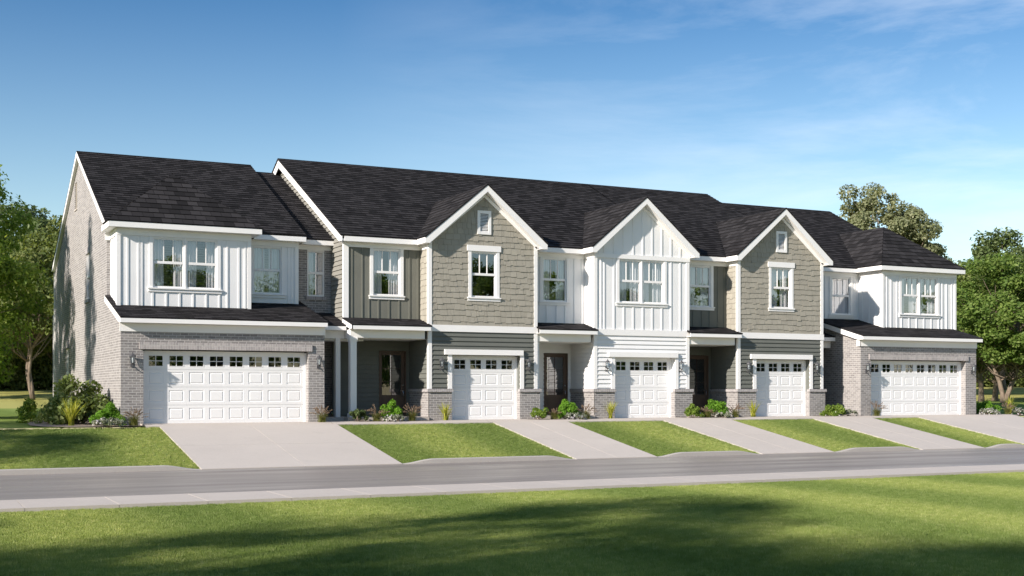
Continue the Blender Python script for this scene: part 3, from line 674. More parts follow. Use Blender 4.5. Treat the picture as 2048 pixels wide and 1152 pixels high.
def unit_e():
    rt = root('townhouse', (34.02, 0, 0), 'right end townhouse of grey brick with a double garage and a hipped white upper storey', 'townhouse', 'townhouses in the row')
    gx0, gx1 = 34.02, 40.19; fr0 = front(0); op = (34.55, 39.60, -.05, 2.22); w = MB()
    w.flat(fr0, [(gx0, -.1), (gx1, -.1), (gx1, 2.98), (gx0, 2.98)], [op]); w.reveal(fr0, op, .25)
    w.flat(leftf(gx0), [(0, -.1), (2.75, -.1), (2.75, 3.85), (0, 3.05)])
    w.flat(rightf(gx1), [(0, -.1), (2.75, -.1), (2.75, 3.85), (0, 3.05)])
    w.flat(rightf(gx1), [(2.75, -.1), (17, -.1), (17, 6.0), (9.3, 9.5), (2.75, 6.3)])
    w.flat(front(2.75), [(32.6, -.1), (34.02, -.1), (34.02, 3.4), (32.6, 3.4)]); w.flat(back(17), [(32.7, -.1), (gx1, -.1), (gx1, 6.0), (32.7, 6.0)])
    w.build('wall', 'grey_brick', rt)
    q = MB(); q.obox(fr0, 34.43, 39.72, 2.225, 2.435, -.05, .05); q.build('lintel', 'soldier_brick', rt)
    garage_door(rt, front(.25), 34.551, 39.599, 8); lantern(rt, 34.28, 0); lantern(rt, 39.93, 0)
    b = MB(); f2 = front(2.75); f1 = front(1.3); h2 = win_hole(34.77, 36.0); h1 = win_hole(37.23, 39.44)
    b.flat(f2, [(32.6, 3.4), (36.32, 3.4), (36.32, 6.0), (32.6, 6.0)], [h2]); b.reveal(f2, h2, .05, True)
    b.flat(f1, [(36.32, 3.4), (40.36, 3.4), (40.36, 5.98), (36.32, 5.98)], [h1]); b.reveal(f1, h1, .05, True)
    lw = leftf(36.32); b.flat(lw, [(1.3, 3.4), (2.75, 3.4), (2.75, 5.98), (1.3, 5.98)]); b.flat(rightf(40.36), [(1.3, 3.4), (2.75, 3.4), (2.75, 5.98), (1.3, 5.98)])
    battens(b, f2, [34.2, 34.55, 36.12, 36.24], 3.97, 5.74); battens(b, lw, [1.7, 2.1, 2.5], 3.6, 5.74)
    battens(b, f1, [36.55, 36.78, 37.1, 37.35, 37.76, 38.17, 38.58, 38.99, 39.4, 39.6, 39.85, 40.15], 3.56, 5.74, [(37.17, 39.5, 4.03, 5.76)])
    b.build('board_siding', 'white_panel', rt); window(rt, f2, 34.77, 36.0, curt=(.5, .5)); window(rt, f1, 37.23, 39.44, units=2, curt=(.3, .42))
    t = MB()
    t.box(36.29, 36.41, 1.27, 1.298, 3.5, 5.742); t.box(36.295, 36.318, 1.299, 1.39, 3.5, 5.742); t.box(40.27, 40.385, 1.27, 1.298, 3.5, 5.742)
    t.box(36.30, 40.39, 1.262, 1.297, 5.744, 5.925); t.box(36.285, 36.318, 1.30, 2.71, 5.744, 5.925); t.box(32.7, 36.284, 2.712, 2.747, 5.744, 5.925)
    t.box(33.97, 40.21, -.03, -.002, 2.745, 2.99); t.box(33.955, 34.0, -.03, .17, 2.745, 2.99); t.build('frieze', 'white_trim', rt)
    e = MB()
    e.box(36.02, 40.62, 1.0, 1.03, 5.935, 6.115); e.box(36.02, 36.05, 1.031, 2.45, 5.935, 6.115); e.box(40.59, 40.62, 1.031, 2.6, 5.935, 6.115)
    e.box(36.051, 40.589, 1.031, 1.3, 5.937, 5.955); e.box(36.051, 36.32, 1.301, 2.7, 5.937, 5.955); e.box(40.36, 40.589, 1.301, 2.6, 5.937, 5.955)
    e.build('fascia', 'white_trim', rt); e = MB()
    e.box(32.9, 36.019, 2.45, 2.48, 5.925, 6.10); e.box(32.9, 36.019, 2.481, 2.75, 5.927, 5.945)
    e.build('fascia', 'white_trim', rt); e = MB()
    e.box(33.87, 40.25, -.30, -.27, 2.995, 3.145); e.box(34.03, 40.24, -.268, 0, 2.997, 3.015)
    lf = leftf(gx0); e.prism(lf, [(-.269, 2.999), (0, 2.999), (2.75, 3.76), (2.75, 3.97), (-.269, 3.15)], .002, .15)
    e.build('garage_fascia', 'white_trim', rt); e = MB()
    e.prism(rightf(gx1), [(2.45, 5.9), (2.6, 5.9), (9.3, 9.35), (17, 5.9), (17.3, 5.9), (9.3, 9.53), (2.45, 6.03)], .002, .15)
    e.build('rake_board', 'white_trim', rt); e = MB()
    e.box(32.87, 33.99, 1.45, 1.48, 2.99, 3.16); e.box(32.87, 34.0, 1.481, 1.75, 2.992, 3.005)
    e.build('porch_fascia', 'white_trim', rt); e = MB(); e.box(32.8, 34.0, 1.75, 1.87, 2.72, 2.985); e.build('porch_beam', 'white_trim', rt)
    r = MB()
    roof_plane(r, [(32.70, 2.43, 6.11), (40.35, 2.43, 6.11), (40.35, 9.3, 9.635), (32.70, 9.3, 9.635)])
    roof_plane(r, [(40.35, 17.4, 6.1), (32.70, 17.4, 6.1), (32.70, 9.3, 9.635), (40.35, 9.3, 9.635)])
    bump_roof(r, 36.0, 40.64, .985, 6.125, 38.32, 3.4, 8.07, 2.43, .513, 6.11, 2.45, 2.45)
    roof_plane(r, [(33.865, -.31, 3.155), (40.26, -.31, 3.155), (40.26, 2.75, 3.975), (33.865, 2.75, 3.975)], .235, .012)
    roof_plane(r, [(32.8, 1.44, 3.17), (34.0, 1.44, 3.17), (34.0, 2.75, 3.52), (32.8, 2.75, 3.52)], .235, .012)
    r.build('roof', 'roof_shingle', rt)
    return rt
unit_a()
unit_g(15.94, 'grey-green townhouse with beige shake gable and white porch column, beside the left brick end unit', first=True)
unit_g(22.31, 'all-white townhouse with a white board-and-batten gable in the middle of the row', white=True)
unit_g(28.56, 'grey-green townhouse with beige shake gable between the white unit and right brick end unit', last=True)
unit_e()
#@@GROUND
# ---------------------------------------------------------------- ground
def sm(a, b, x): t = min(1, max(0, (x-a)/(b-a))); return t*t*(3-2*t)
def zr(X): return .35*sm(44, 60, X)
def yb(X): return 42-17*sm(20, 70, X)
def zback(X, Y):
    b = yb(X); z = -.06+zr(X)*sm(-.9, 8, Y)
    if Y > b: z += 1.15*sm(0, 36, Y-b)-.22*(1-sm(0, 2.5, Y-b))*sm(0, .2, Y-b)
    return z
def grid(name, xs, rows, mat, kind='structure'):
    """rows: function(x) -> list of (y, z)"""
    v = []; n = None
    for x in xs:
        r = rows(x); n = len(r); v += [(x, y, z) for y, z in r]
    f = [(i*n+j, (i+1)*n+j, (i+1)*n+j+1, i*n+j+1) for i in range(len(xs)-1) for j in range(n-1)]
    me = bpy.data.meshes.new(name); me.from_pydata(v, [], f); me.materials.append(MATS[mat]); me.polygons.foreach_set('use_smooth', [True]*len(f)); me.update()
    o = bpy.data.objects.new(name, me); sc.collection.objects.link(o); return tag(o, kind=kind)
xs_far = [-160, -100, -60, -30]+list(range(-20, 120, 4))+[140, 180, 240, 330]
grid('lawn', xs_far, lambda x: [(y, zback(x, y)) for y in [-.95+(yb(x)+.95)*i/24 for i in range(25)]], 'lawn_turf')
grid('meadow', xs_far, lambda x: [(y, zback(x, y)) for y in [yb(x)+d for d in (0, .2, 1, 2.5, 5, 9, 14, 20, 28, 36, 60, 120, 300, 700)]], 'meadow_turf')
SL = .165
def zdrive(Y): return 0.0 if Y > -.6 else -SL*(-.6-Y)
drives = [(6.85, 12.23), (17.6, 20.36), (24.23, 27.10), (30.86, 33.72), (36.12, 41.50)]
ys_front = [-.95-5.5*i/20 for i in range(21)]
def zlawn(x, y, a, b):
    d = min(x-a, b-x); k = sm(0, .95, d); t = (-.95-y)/5.5
    ze = zdrive(y)-.035; return ze+k*t**2*.115
def patch(a, b, nm):
    xs = sorted(set([a+.0]+[a+.12*i for i in range(1, 9) if a+.12*i < b]+[b-.12*i for i in range(0, 9) if b-.12*i > a]+[a+(b-a)*i/12 for i in range(13)]))
    return grid(nm, xs, lambda x: [(y, zlawn(x, y, a, b)+zr(x)*(1-(-.95-y)/5.5)*0) for y in ys_front], 'lawn_turf')
edges = [-150]+[e for d in drives for e in d]+[260]
for i in range(0, len(edges), 2): patch(edges[i], edges[i+1], 'lawn')
grid('lawn', [-160, -60, 0, 10, 20, 40, 80, 160, 260], lambda x: [(y, -.957) for y in (-140, -60, -30, -17.0)], 'lawn_turf')
def slab(name, pieces_, mat, kind='structure'):
    m = MB()
    for p in pieces_: m.box(*p)
    return tag(m.build(name, mat), kind=kind)
m = MB(); m.face([(-160, -15.32, -1.0), (330, -15.32, -1.0), (330, -6.58, -1.0), (-160, -6.58, -1.0)]); tag(m.build('road', 'asphalt'), kind='structure')
m = MB(); m.face([(-160, -17.02, -1.12), (330, -17.02, -1.12), (330, -.9, -1.12), (-160, -.9, -1.12)]); tag(m.build('ground', 'mulch'), kind='structure')
x = -39.0+3.11-1.45*2; pv = []
while x < 150: pv.append((x+.006, x+1.444, -16.995, -15.30, -1.1, -.88)); x += 1.45
sw = slab('sidewalk', pv, 'walk_concrete'); bv = sw.modifiers.new('b', 'BEVEL'); bv.width = .008; bv.segments = 1
slab('sidewalk_joint', [(-42, 150, -16.985, -15.31, -1.1, -.888)], 'joint_concrete')
for (a, b) in drives:
    m = MB(); mid = (a+b)/2
    Y = [-.951, -3.69, -3.70, -6.575]
    for (p, q) in ((a, mid-.006), (mid+.006, b)):
        for (y0, y1) in ((-.951, -3.694), (-3.706, -6.575)):
            z0, z1 = zdrive(y0)+.006, zdrive(y1)+.006
            T = [(p, y0, z0), (q, y0, z0), (q, y1, z1), (p, y1, z1)]; B = [(x_, y_, z_-.11) for x_, y_, z_ in T]
            m.face(T); 
            for i in range(4): m.face([T[i], T[(i+1) % 4], B[(i+1) % 4], B[i]])
    o = tag(m.build('driveway', 'drive_concrete'), kind='structure')
    m = MB(); z0, z1 = zdrive(-.951)-.002, zdrive(-6.57)-.002
    m.face([(mid-.05, -.96, z0), (mid+.05, -.96, z0), (mid+.05, -6.57, z1), (mid-.05, -6.57, z1)]); za = zdrive(-3.6); zb = zdrive(-3.8)
    m.face([(a+.01, -3.6, za-.003), (b-.01, -3.6, za-.003), (b-.01, -3.8, zb-.003), (a+.01, -3.8, zb-.003)]); tag(m.build('driveway_joint', 'joint_concrete'), kind='structure')
# flat walk along the fronts
m = MB()
for (a, b) in ((6.45, 12.13), (12.13, 17.5), (17.5, 23.9), (23.9, 30.3), (30.3, 36.1), (36.1, 41.6)):
    m.box(a+.005, b-.005, -.6, 2.7, -.12, .003)
    T = [(a+.005, -.6, .003), (b-.005, -.6, .003), (b-.005, -.948, -.052), (a+.005, -.948, -.052)]; m.face(T); m.face([(a+.005, -.948, -.052), (b-.005, -.948, -.052), (b-.005, -.948, -.16), (a+.005, -.948, -.16)])
tag(m.build('walkway', 'walk_concrete'), kind='structure')
# kerb on the house side, dropped at each driveway
for i in range(0, len(edges), 2):
    a, b = edges[i], edges[i+1]; a_, b_ = max(a, -60), min(b, 120)
    xs = [x for x in ([a_]+[a+.1*j for j in range(1, 11)]+[a+1.5+1.6*j for j in range(int((b_-a-1.5)/1.6)) if a > -100]+[b-.1*j for j in range(10, 0, -1)]+[b_]) if a_ <= x <= b_]
    xs = sorted(set(xs)); m = MB()
    for x0_, x1_ in zip(xs, xs[1:]):
        zz = [(-.985+.118*sm(0, .95, min(x-a, b-x))) for x in (x0_, x1_)]
        pr = lambda x, z: [(x, -6.45, z-.1), (x, -6.45, z), (x, -6.545, z), (x, -6.575, z-.02), (x, -6.595, -1.03)]
        P, Q = pr(x0_, zz[0]), pr(x1_, zz[1])
        for j in range(4): m.face([P[j], Q[j], Q[j+1], P[j+1]])
    tag(m.build('kerb', 'kerb_concrete'), kind='structure')
# mulch beds
def bed(pts, z):
    m = MB(); m.face([(x, y, z) for x, y in pts]); tag(m.build('mulch_bed', 'mulch'), kind='structure')
bed([(6.4, -.93), (5.2, -.93), (4.3, -.9), (3.7, -.3), (3.5, 1.2), (3.6, 3.2), (3.9, 5.5), (4.4, 7.4), (5.88, 8.2), (5.88, .01), (6.42, -.02), (6.44, -.9)], -.032)
bed([(40.25, 2), (40.25, -.5), (41.65, -.7), (42.9, -.4), (43.5, .6), (43.2, 2.4), (41.7, 3.2)], -.03)
for (a, b, c, d) in ((13.15, 15.85, -.55, .45), (19.45, 21.9, -.5, .4), (25.75, 28.2, -.45, .45), (32.0, 33.9, -.35, .5)):
    bed([(a, c), (b, c), (b, d), (a, d)], .008)
# grass blades
def grass(name, pts, density, hgt, label=None, zf=None, seed=0, mat='grass_blade'):
    me = bpy.data.meshes.new(name)
    if zf is None: me.from_pydata(pts, [], [tuple(range(len(pts)))])
    else: me.from_pydata(*zf)
    me.update(); o = bpy.data.objects.new(name, me); sc.collection.objects.link(o); tag(o, kind='stuff')
    ng = bpy.data.node_groups.new(name, 'GeometryNodeTree'); ng.interface.new_socket('Geometry', in_out='INPUT', socket_type='NodeSocketGeometry'); ng.interface.new_socket('Geometry', in_out='OUTPUT', socket_type='NodeSocketGeometry')
    N = ng.nodes.new; Lk = ng.links.new
    gi, go = N('NodeGroupInput'), N('NodeGroupOutput')
    cone = N('GeometryNodeMeshCone'); cone.inputs['Vertices'].default_value = 3; cone.inputs['Radius Bottom'].default_value = .0042; cone.inputs['Depth'].default_value = hgt
    sm_ = N('GeometryNodeSetMaterial'); sm_.inputs['Material'].default_value = MATS[mat]; Lk(cone.outputs['Mesh'], sm_.inputs['Geometry'])
    circ = N('GeometryNodeMeshCircle'); circ.inputs['Vertices'].default_value = 8; circ.inputs['Radius'].default_value = .03
    ip = N('GeometryNodeInstanceOnPoints'); Lk(circ.outputs[0], ip.inputs['Points']); Lk(sm_.outputs[0], ip.inputs['Instance'])
    rv = N('FunctionNodeRandomValue'); rv.data_type = 'FLOAT_VECTOR'; rv.inputs[0].default_value = (-.65, -.65, 0); rv.inputs[1].default_value = (.65, .65, 6.28); Lk(rv.outputs[0], ip.inputs['Rotation'])
    rl = N('GeometryNodeRealizeInstances'); Lk(ip.outputs[0], rl.inputs[0])
    dp = N('GeometryNodeDistributePointsOnFaces'); dp.inputs['Density'].default_value = density; dp.inputs['Seed'].default_value = seed; Lk(gi.outputs[0], dp.inputs['Mesh'])
    i2 = N('GeometryNodeInstanceOnPoints'); Lk(dp.outputs['Points'], i2.inputs['Points']); Lk(rl.outputs[0], i2.inputs['Instance'])
    r2 = N('FunctionNodeRandomValue'); r2.data_type = 'FLOAT_VECTOR'; r2.inputs[0].default_value = (-.1, -.1, 0); r2.inputs[1].default_value = (.1, .1, 6.28); Lk(r2.outputs[0], i2.inputs['Rotation'])
    r3 = N('FunctionNodeRandomValue'); r3.data_type = 'FLOAT'; r3.inputs[2].default_value = .6; r3.inputs[3].default_value = 1.25; Lk(r3.outputs[1], i2.inputs['Scale'])
    Lk(i2.outputs[0], go.inputs[0]); md = o.modifiers.new('g', 'NODES'); md.node_group = ng; return o
zl = -.955
grass('grass', [(-.6, -25.2, zl), (.6, -17.03, zl), (27, -17.03, zl), (12.6, -29.6, zl), (8.8, -29.8, zl)], 800, .040, seed=1)
for i in range(0, len(edges), 2):
    a, b = max(edges[i], 0.2), min(edges[i+1], 47)
    A, B = edges[i], edges[i+1]
    nx = max(6, int((b-a)/.25)); V_ = []; F_ = []
    for ix in range(nx+1):
        x = a+(b-a)*ix/nx
        for y in ys_front: V_.append((x, y, zlawn(x, y, A, B)))
    n = len(ys_front)
    for ix in range(nx):
        for j in range(n-1): F_.append((ix*n+j, (ix+1)*n+j, (ix+1)*n+j+1, ix*n+j+1))
    grass('grass', None, 420, .045, zf=(V_, [], F_), seed=i+3)

# ---------------------------------------------------------------- plants
def leaf_quads(C, Nrm, size, rs, aspect=.55):
    n = len(C); a = rs.normal(size=(n, 3)); a -= (a*Nrm).sum(1)[:, None]*Nrm; a /= np.linalg.norm(a, axis=1)[:, None]+1e-9
    b = np.cross(Nrm, a); s = size*(.65+.7*rs.random(n))[:, None]
    return np.stack([C-a*s*.5, C+b*s*.5*aspect, C+a*s*.5, C-b*s*.5*aspect], 1).reshape(-1, 3)
def quad_mesh(name, V, mat):
    n = len(V)//4; me = bpy.data.meshes.new(name); me.vertices.add(len(V)); me.vertices.foreach_set('co', V.astype(np.float32).ravel())
    me.loops.add(4*n); me.loops.foreach_set('vertex_index', np.arange(4*n, dtype=np.int32)); me.polygons.add(n)
    me.polygons.foreach_set('loop_start', np.arange(0, 4*n, 4, dtype=np.int32)); me.materials.append(MATS[mat]); me.update(calc_edges=True); return me
def part(me, rt, name):
    o = bpy.data.objects.new(name, me); sc.collection.objects.link(o); o.parent = rt; return o
def leaf_cloud(centres, radii, per, size, seed, up=.35, out=.5, mid=None, aspect=.55, flat=.75):
    rs = np.random.RandomState(seed); Cs = []; Ns = []
    for c, r, k in zip(centres, radii, per):
        d = rs.normal(size=(k, 3)); d /= np.linalg.norm(d, axis=1)[:, None]; rad = r*(.35+.65*rs.random(k)**.6)[:, None]
        p = d*rad; p[:, 2] *= flat; n = rs.normal(size=(k, 3))*.6+d*out; n[:, 2] += up
        if mid is not None: o_ = c-mid; n += .35*o_/(np.linalg.norm(o_)+1e-6)
        n /= np.linalg.norm(n, axis=1)[:, None]; Cs.append(c+p); Ns.append(n)
    C = np.concatenate(Cs); N_ = np.concatenate(Ns); return leaf_quads(C, N_, size, rs, aspect)
def make_tree(H, Rr, zlo, nclump, per, leaf, seed, mat='leaf_green', cr=.75, stems=1, lean=0., twist=.25, conical=False, density_var=True):
    rs = np.random.RandomState(seed); zc = (H+zlo)/2; hz = (H-zlo)/2; cs = []; g = 0
    lob = rs.normal(size=(7, 3)); lob /= np.linalg.norm(lob, axis=1)[:, None]; amp = rs.uniform(-.32, .22, 7)
    while len(cs) < nclump and g < nclump*30:
        g += 1; d = rs.normal(size=3); d /= np.linalg.norm(d); r = (.35+.65*rs.random()**.5)
        k = 1+sum(a*max(0, d@l)**3 for a, l in zip(amp, lob)); p = d*r*k
        if conical: t = rs.random()**1.3; ang = rs.random()*6.28; rr = Rr*(1-t)**.8*(.4+.6*rs.random()); q = np.array([rr*math.cos(ang), rr*math.sin(ang), zlo+t*(H-zlo)])
        else: q = np.array([p[0]*Rr*(1-.25*max(0, p[2])), p[1]*Rr*(1-.25*max(0, p[2])), zc+p[2]*hz])
        if any(np.linalg.norm(q-c) < cr*.62 for c in cs): continue
        cs.append(q)
    cs = np.array(cs); rad = cr*(.7+.6*rs.random(len(cs))); pr = (per*(.5+rs.random(len(cs)))).astype(int)
    V = leaf_cloud(cs, rad, pr, leaf, seed+1, mid=np.array([0, 0, zc]))
    # drooping sprays on the outside
    crown = quad_mesh('crown', V, mat)
    m = MB(); tr0 = .022*H
    ax = []
    for s_ in range(stems):
        a0 = rs.random()*6.28; sp = .10*H if stems > 1 else 0; pts = []
        top = zlo+(H-zlo)*.55
        for i in range(9):
            t = i/8; pts.append((sp*math.cos(a0)*t**.8+twist*math.sin(t*5+a0)*(1 if stems > 1 else .5)*min(1, t*3)+lean*t, sp*math.sin(a0)*t**.8+twist*math.cos(t*4+a0)*.6*min(1, t*3), -.25+t*(top+.25)))
        rads = [tr0*(1.35 if i == 0 else 1)*(1-.75*i/8)*(1 if stems == 1 else .7) for i in range(9)]
        m.tube(pts, rads, 8); ax.append((pts, rads))
    for i, c in enumerate(cs):
        pts, rads = ax[i % len(ax)]; j = min(7, max(2, int(8*(c[2]*.62)/(top+.01)))); p0 = Vector(pts[j]); p3 = Vector(c); dl = p3-p0
        p1 = p0+dl*.35+Vector((rs.normal()*.15, rs.normal()*.15, -.06*dl.length)); p2 = p0+dl*.7+Vector((rs.normal()*.18, rs.normal()*.18, .03*dl.length))
        r0 = min(rads[j]*.55, .012*H*.45)*(.5+.8*rs.random()); m.tube([p0, p1, p2, p3], [r0, r0*.7, r0*.42, r0*.12], 5, False)
    bv = m; me = bpy.data.meshes.new('trunk'); me.from_pydata([tuple(q) for q in bv.v], [], bv.f); me.materials.append(MATS['bark']); me.polygons.foreach_set('use_smooth', [True]*len(bv.f)); me.update()
    return me, crown
def place_tree(ms, loc, rz, s, label, cat='tree', group='trees around the townhouses', name='leafy_tree'):
    o = empty(name, loc, label, cat, group); o.rotation_euler = (0, 0, rz); o.scale = s if isinstance(s, tuple) else (s, s, s)
    part(ms[0], o, 'trunk'); part(ms[1], o, 'crown'); return o
T_near = make_tree(10.8, 4.7, 1.3, 160, 290, .17, 11, 'leaf_green', .72)
T_right = make_tree(10.8, 5.0, 2.3, 145, 320, .22, 23, 'leaf_mid', .85, stems=3, twist=.3)
T_olive = make_tree(16.5, 4.6, 6.5, 150, 260, .27, 37, 'leaf_olive', .85)
T_dark = make_tree(12.5, 5.0, 1.6, 100, 300, .27, 41, 'leaf_forest', 1.0)
T_deep = make_tree(13.0, 4.6, .8, 100, 300, .3, 53, 'leaf_dark', 1.05)
T_twist = make_tree(9.0, 3.8, 4.4, 50, 240, .25, 67, 'leaf_forest', .85, stems=3, twist=.5)
T_cone = make_tree(11.3, 2.7, .6, 90, 200, .17, 71, 'leaf_dark', .6, conical=True)
T_thin = make_tree(9.5, 3.4, 3.2, 40, 190, .2, 83, 'leaf_green', .8)
place_tree(T_near, (.4, 13.4, -.06), .4, (1.0, .86, 1.06), 'leafy green tree standing beside the left brick gable wall at the photo edge')
place_tree(T_twist, (8.6, 56.6, .62), 1.9, 1.0, 'tree with pale twisted stems in the meadow behind the left brick wall')
for (x, y, rz, s, ms, lb) in (
    (3.6, 60, .3, 1.0, T_deep, 'dark tree with a straight trunk at the far left edge of the meadow'),
    (5.8, 66, 2.0, .95, T_dark, 'olive-green tree second from the left edge of the meadow'),
    (12.5, 72, 4.1, 1.15, T_dark, 'olive-green tree just left of the brick gable wall, far behind'),
    (9.5, 82, 1.0, 1.3, T_deep, 'tall dark tree farthest back behind the left meadow'),
    (-1.5, 70, 3.0, 1.3, T_dark, 'olive-green tree beyond the left edge of the meadow')):
    place_tree(ms, (x, y, zback(x, y)-.1), rz, s, lb)
place_tree(T_right, (58.8, 15.6, zback(58.8, 15.6)), 2.6, (.98, .98, .81), 'bright leafy tree with a forked trunk on the right lawn')
place_tree(T_olive, (68.7, 36, .3), .5, (.95, .95, .98), 'olive tree whose crown rises above the right end roof')
for (x, y, rz, s, ms, lb) in (
    (63.2, 21.5, 2.2, .70, T_dark, 'olive-green tree directly right of the right brick garage, behind the forked tree'),
    (69.8, 26.5, 3.9, .80, T_dark, 'olive-green tree behind the forked trunk on the right'),
    (76.0, 28.5, 1.2, .80, T_deep, 'dark tree behind the right lawn, close to the right edge'),
    (80.0, 40.0, 2.6, .9, T_dark, 'tall olive-green tree far behind the right lawn'),
    (76.0, 42.0, 4.6, .85, T_deep, 'dark tree far behind the right end roof'),
    (88.0, 34.0, .2, .95, T_dark, 'tall olive-green tree at the right edge of the meadow'),
    (94.0, 48.0, 3.3, 1.2, T_deep, 'dark tall tree farthest back on the right')):
    place_tree(ms, (x, y, zback(x, y)-.1), rz, s, lb)
# trees outside the frame to the left and behind the camera: they cast the shadows and stand in the window reflections
OFF = 'trees outside the photo that shade the lawns'
for (x, y, z, rz, s, ms) in ((-3.2, 3.6, -.06, .5, 1.0, T_cone), (-10.5, -7.0, -.9, 1.4, .9, T_thin), (-12.0, -3.0, -.2, 2.4, 1.0, T_thin), (-12.5, -30.2, -.96, .3, 1.4, T_thin), (-19, -33.5, -.96, 1.3, 1.3, T_thin), (-14.5, -36.8, -.96, 2.2, 1.25, T_right), (-13.5, -23.4, -.96, 1.1, .8, T_thin), (-22, -31.5, -.96, 3.1, 1.1, T_near)):
    place_tree(ms, (x, y, z), rz, s, 'tree standing outside the frame on the left, seen only by its shadow', group=OFF)
for i, (x, rz, s, ms) in enumerate(((13, .2, 1.2, T_thin), (20.5, 1.9, 1.22, T_near), (29, 3.3, 1.3, T_thin), (36.5, 4.4, 1.2, T_near), (45, 5.2, 1.25, T_right), (52.5, .9, 1.33, T_thin), (60.5, 2.1, 1.2, T_near), (69.5, 2.9, 1.3, T_thin), (78.5, 1.2, 1.2, T_right), (88, 4.0, 1.15, T_near), (98, .5, 1.3, T_thin), (110, 2.5, 1.2, T_near))):
    place_tree(ms, (x, -60-2.5*math.sin(i*2.3), -.96), rz, s, 'tree across the road behind the camera, mirrored in the windows', group='trees across the road behind the camera')
# low undergrowth at the wood's edge
def undergrowth(x0, x1, y0, y1, n, seed):
    rs = np.random.RandomState(seed); cs = []; 
    for i in range(n):
        x = rs.uniform(x0, x1); y = rs.uniform(y0, y1); cs.append(np.array([x, y, zback(x, y)+rs.uniform(.2, 5.0)]))
    V = leaf_cloud(cs, [1.7]*n, [230]*n, .42, seed); o = bpy.data.objects.new('woodland', quad_mesh('woodland', V, 'leaf_forest')); sc.collection.objects.link(o); tag(o, kind='stuff')
undergrowth(-12, 30, 76, 90, 420, 5); undergrowth(78, 165, 58, 72, 850, 6)
# garden plants
def bush(x, y, r, h, leaf, mat, seed, label, cat='bush', z=0., n=26, per=150, name='leafy_bush', flowers=0, grp='bushes in the front beds', fl=.5):
    rs = np.random.RandomState(seed); rt = empty(name, (x, y, z), label, cat, grp); cs = []
    for i in range(n):
        d = rs.normal(size=3); d /= np.linalg.norm(d); d[2] = abs(d[2]); k = .45+.5*rs.random(); cs.append(np.array([d[0]*r*k, d[1]*r*k, .06+d[2]*(h-.1)*k+.03]))
    cr = min(r, h)*.30
    V = leaf_cloud(cs, [cr]*n, [per]*n, leaf, seed, flat=.9); part(quad_mesh('foliage', V, mat), rt, 'foliage')
    m = MB()
    for i in range(0, n, 2): m.tube([(rs.normal()*.04, rs.normal()*.04, -.03), tuple(cs[i]*.5+np.array([0, 0, -.02])), tuple(cs[i])], [.014, .009, .003], 4, False)
    me = bpy.data.meshes.new('stems'); me.from_pydata([tuple(q) for q in m.v], [], m.f); me.materials.append(MATS['bark']); part(me, rt, 'stems')
    if flowers:
        flowers = int(flowers); d = rs.normal(size=(flowers, 3)); d /= np.linalg.norm(d, axis=1)[:, None]; flowers = max(6, flowers//2); d = d[:flowers]; d[:, 2] = abs(d[:, 2]); C = d*np.array([r, r, h])*(.8+.25*rs.random(flowers))[:, None]
        C = np.repeat(C, 4, 0)+rs.normal(size=(flowers*4, 3))*.012; N_ = rs.normal(size=C.shape)*.5+np.repeat(d, 4, 0)+[0, -.4, .3]; N_ /= np.linalg.norm(N_, axis=1)[:, None]
        part(quad_mesh('flowers', leaf_quads(C, N_, .05, rs, .9), 'petal'), rt, 'flowers')
    return rt
def blade_mesh(n, rs, h, spread, wdt, segs=4, droop=.5, base=.05):
    V = []
    for i in range(n):
        a = rs.random()*6.28; l = h*(.6+.5*rs.random()); sp = spread*(.25+.9*rs.random()); bx, by = base*rs.normal(), base*rs.normal(); c, s_ = math.cos(a), math.sin(a); P = []
        for k in range(segs+1):
            t = k/segs; r = sp*t**1.6; z = l*(t-droop*.55*t**2.6*sp/spread); wd = wdt*(1-t)**.7+.0008; P.append((np.array([bx+c*r-s_*wd, by+s_*r+c*wd, z]), np.array([bx+c*r+s_*wd, by+s_*r-c*wd, z])))
        for k in range(segs): V += [P[k][0], P[k][1], P[k+1][1], P[k+1][0]]
    return np.array(V)
def yucca(x, y, s, seed, label, z=0., n=52, h=.70, cat='yucca', grp='yellow spiky plants at the brick piers'):
    rs = np.random.RandomState(seed); rt = empty('spiky_plant', (x, y, z), label, cat, grp)
    part(quad_mesh('leaves', blade_mesh(n, rs, h*s, .36*s, .019, 5, .25, .03), 'leaf_yellow'), rt, 'leaves')
def fountain(x, y, s, seed, label, z=0., h=.62):
    rs = np.random.RandomState(seed); rt = empty('fountain_grass', (x, y, z), label, 'grass clump', 'reddish fountain grasses in the beds')
    part(quad_mesh('blades', blade_mesh(260, rs, .42*s, .32*s, .004, 4, .7, .05), 'leaf_grassy'), rt, 'blades')
    V = []; st = []
    for i in range(30):
        a = rs.random()*6.28; l = h*s*(.7+.4*rs.random()); sp = .42*s*(.2+.9*rs.random()); c, s_ = math.cos(a), math.sin(a); pts = []
        for k in range(8):
            t = k/7; pts.append(np.array([c*sp*t**1.5, s_*sp*t**1.5, l*(t-.38*t**3*sp/(.42*s))]))
        for k in range(7):
            wv = np.array([-s_, c, 0])*.002; st += [pts[k]-wv, pts[k]+wv, pts[k+1]+wv, pts[k+1]-wv]
        C = np.array([pts[5]+(pts[7]-pts[5])*q for q in np.linspace(0, 1, 26)]); C = C+rs.normal(size=C.shape)*.006; N_ = rs.normal(size=C.shape); N_ /= np.linalg.norm(N_, axis=1)[:, None]; V.append(leaf_quads(C, N_, .045, rs, .3))
    part(quad_mesh('plumes', np.concatenate(V+[np.array(st)]), 'plume'), rt, 'plumes')
bush(4.9, 1.9, .98, 1.45, .14, 'leaf_bush', 1, 'big dark rhododendron-like bush in front of the left brick gable wall', n=42, per=110, z=-.05)
bush(3.9, 5.2, .62, .95, .12, 'leaf_green', 2, 'loose small shrub leftmost in the left bed', n=16, per=60, z=-.05)
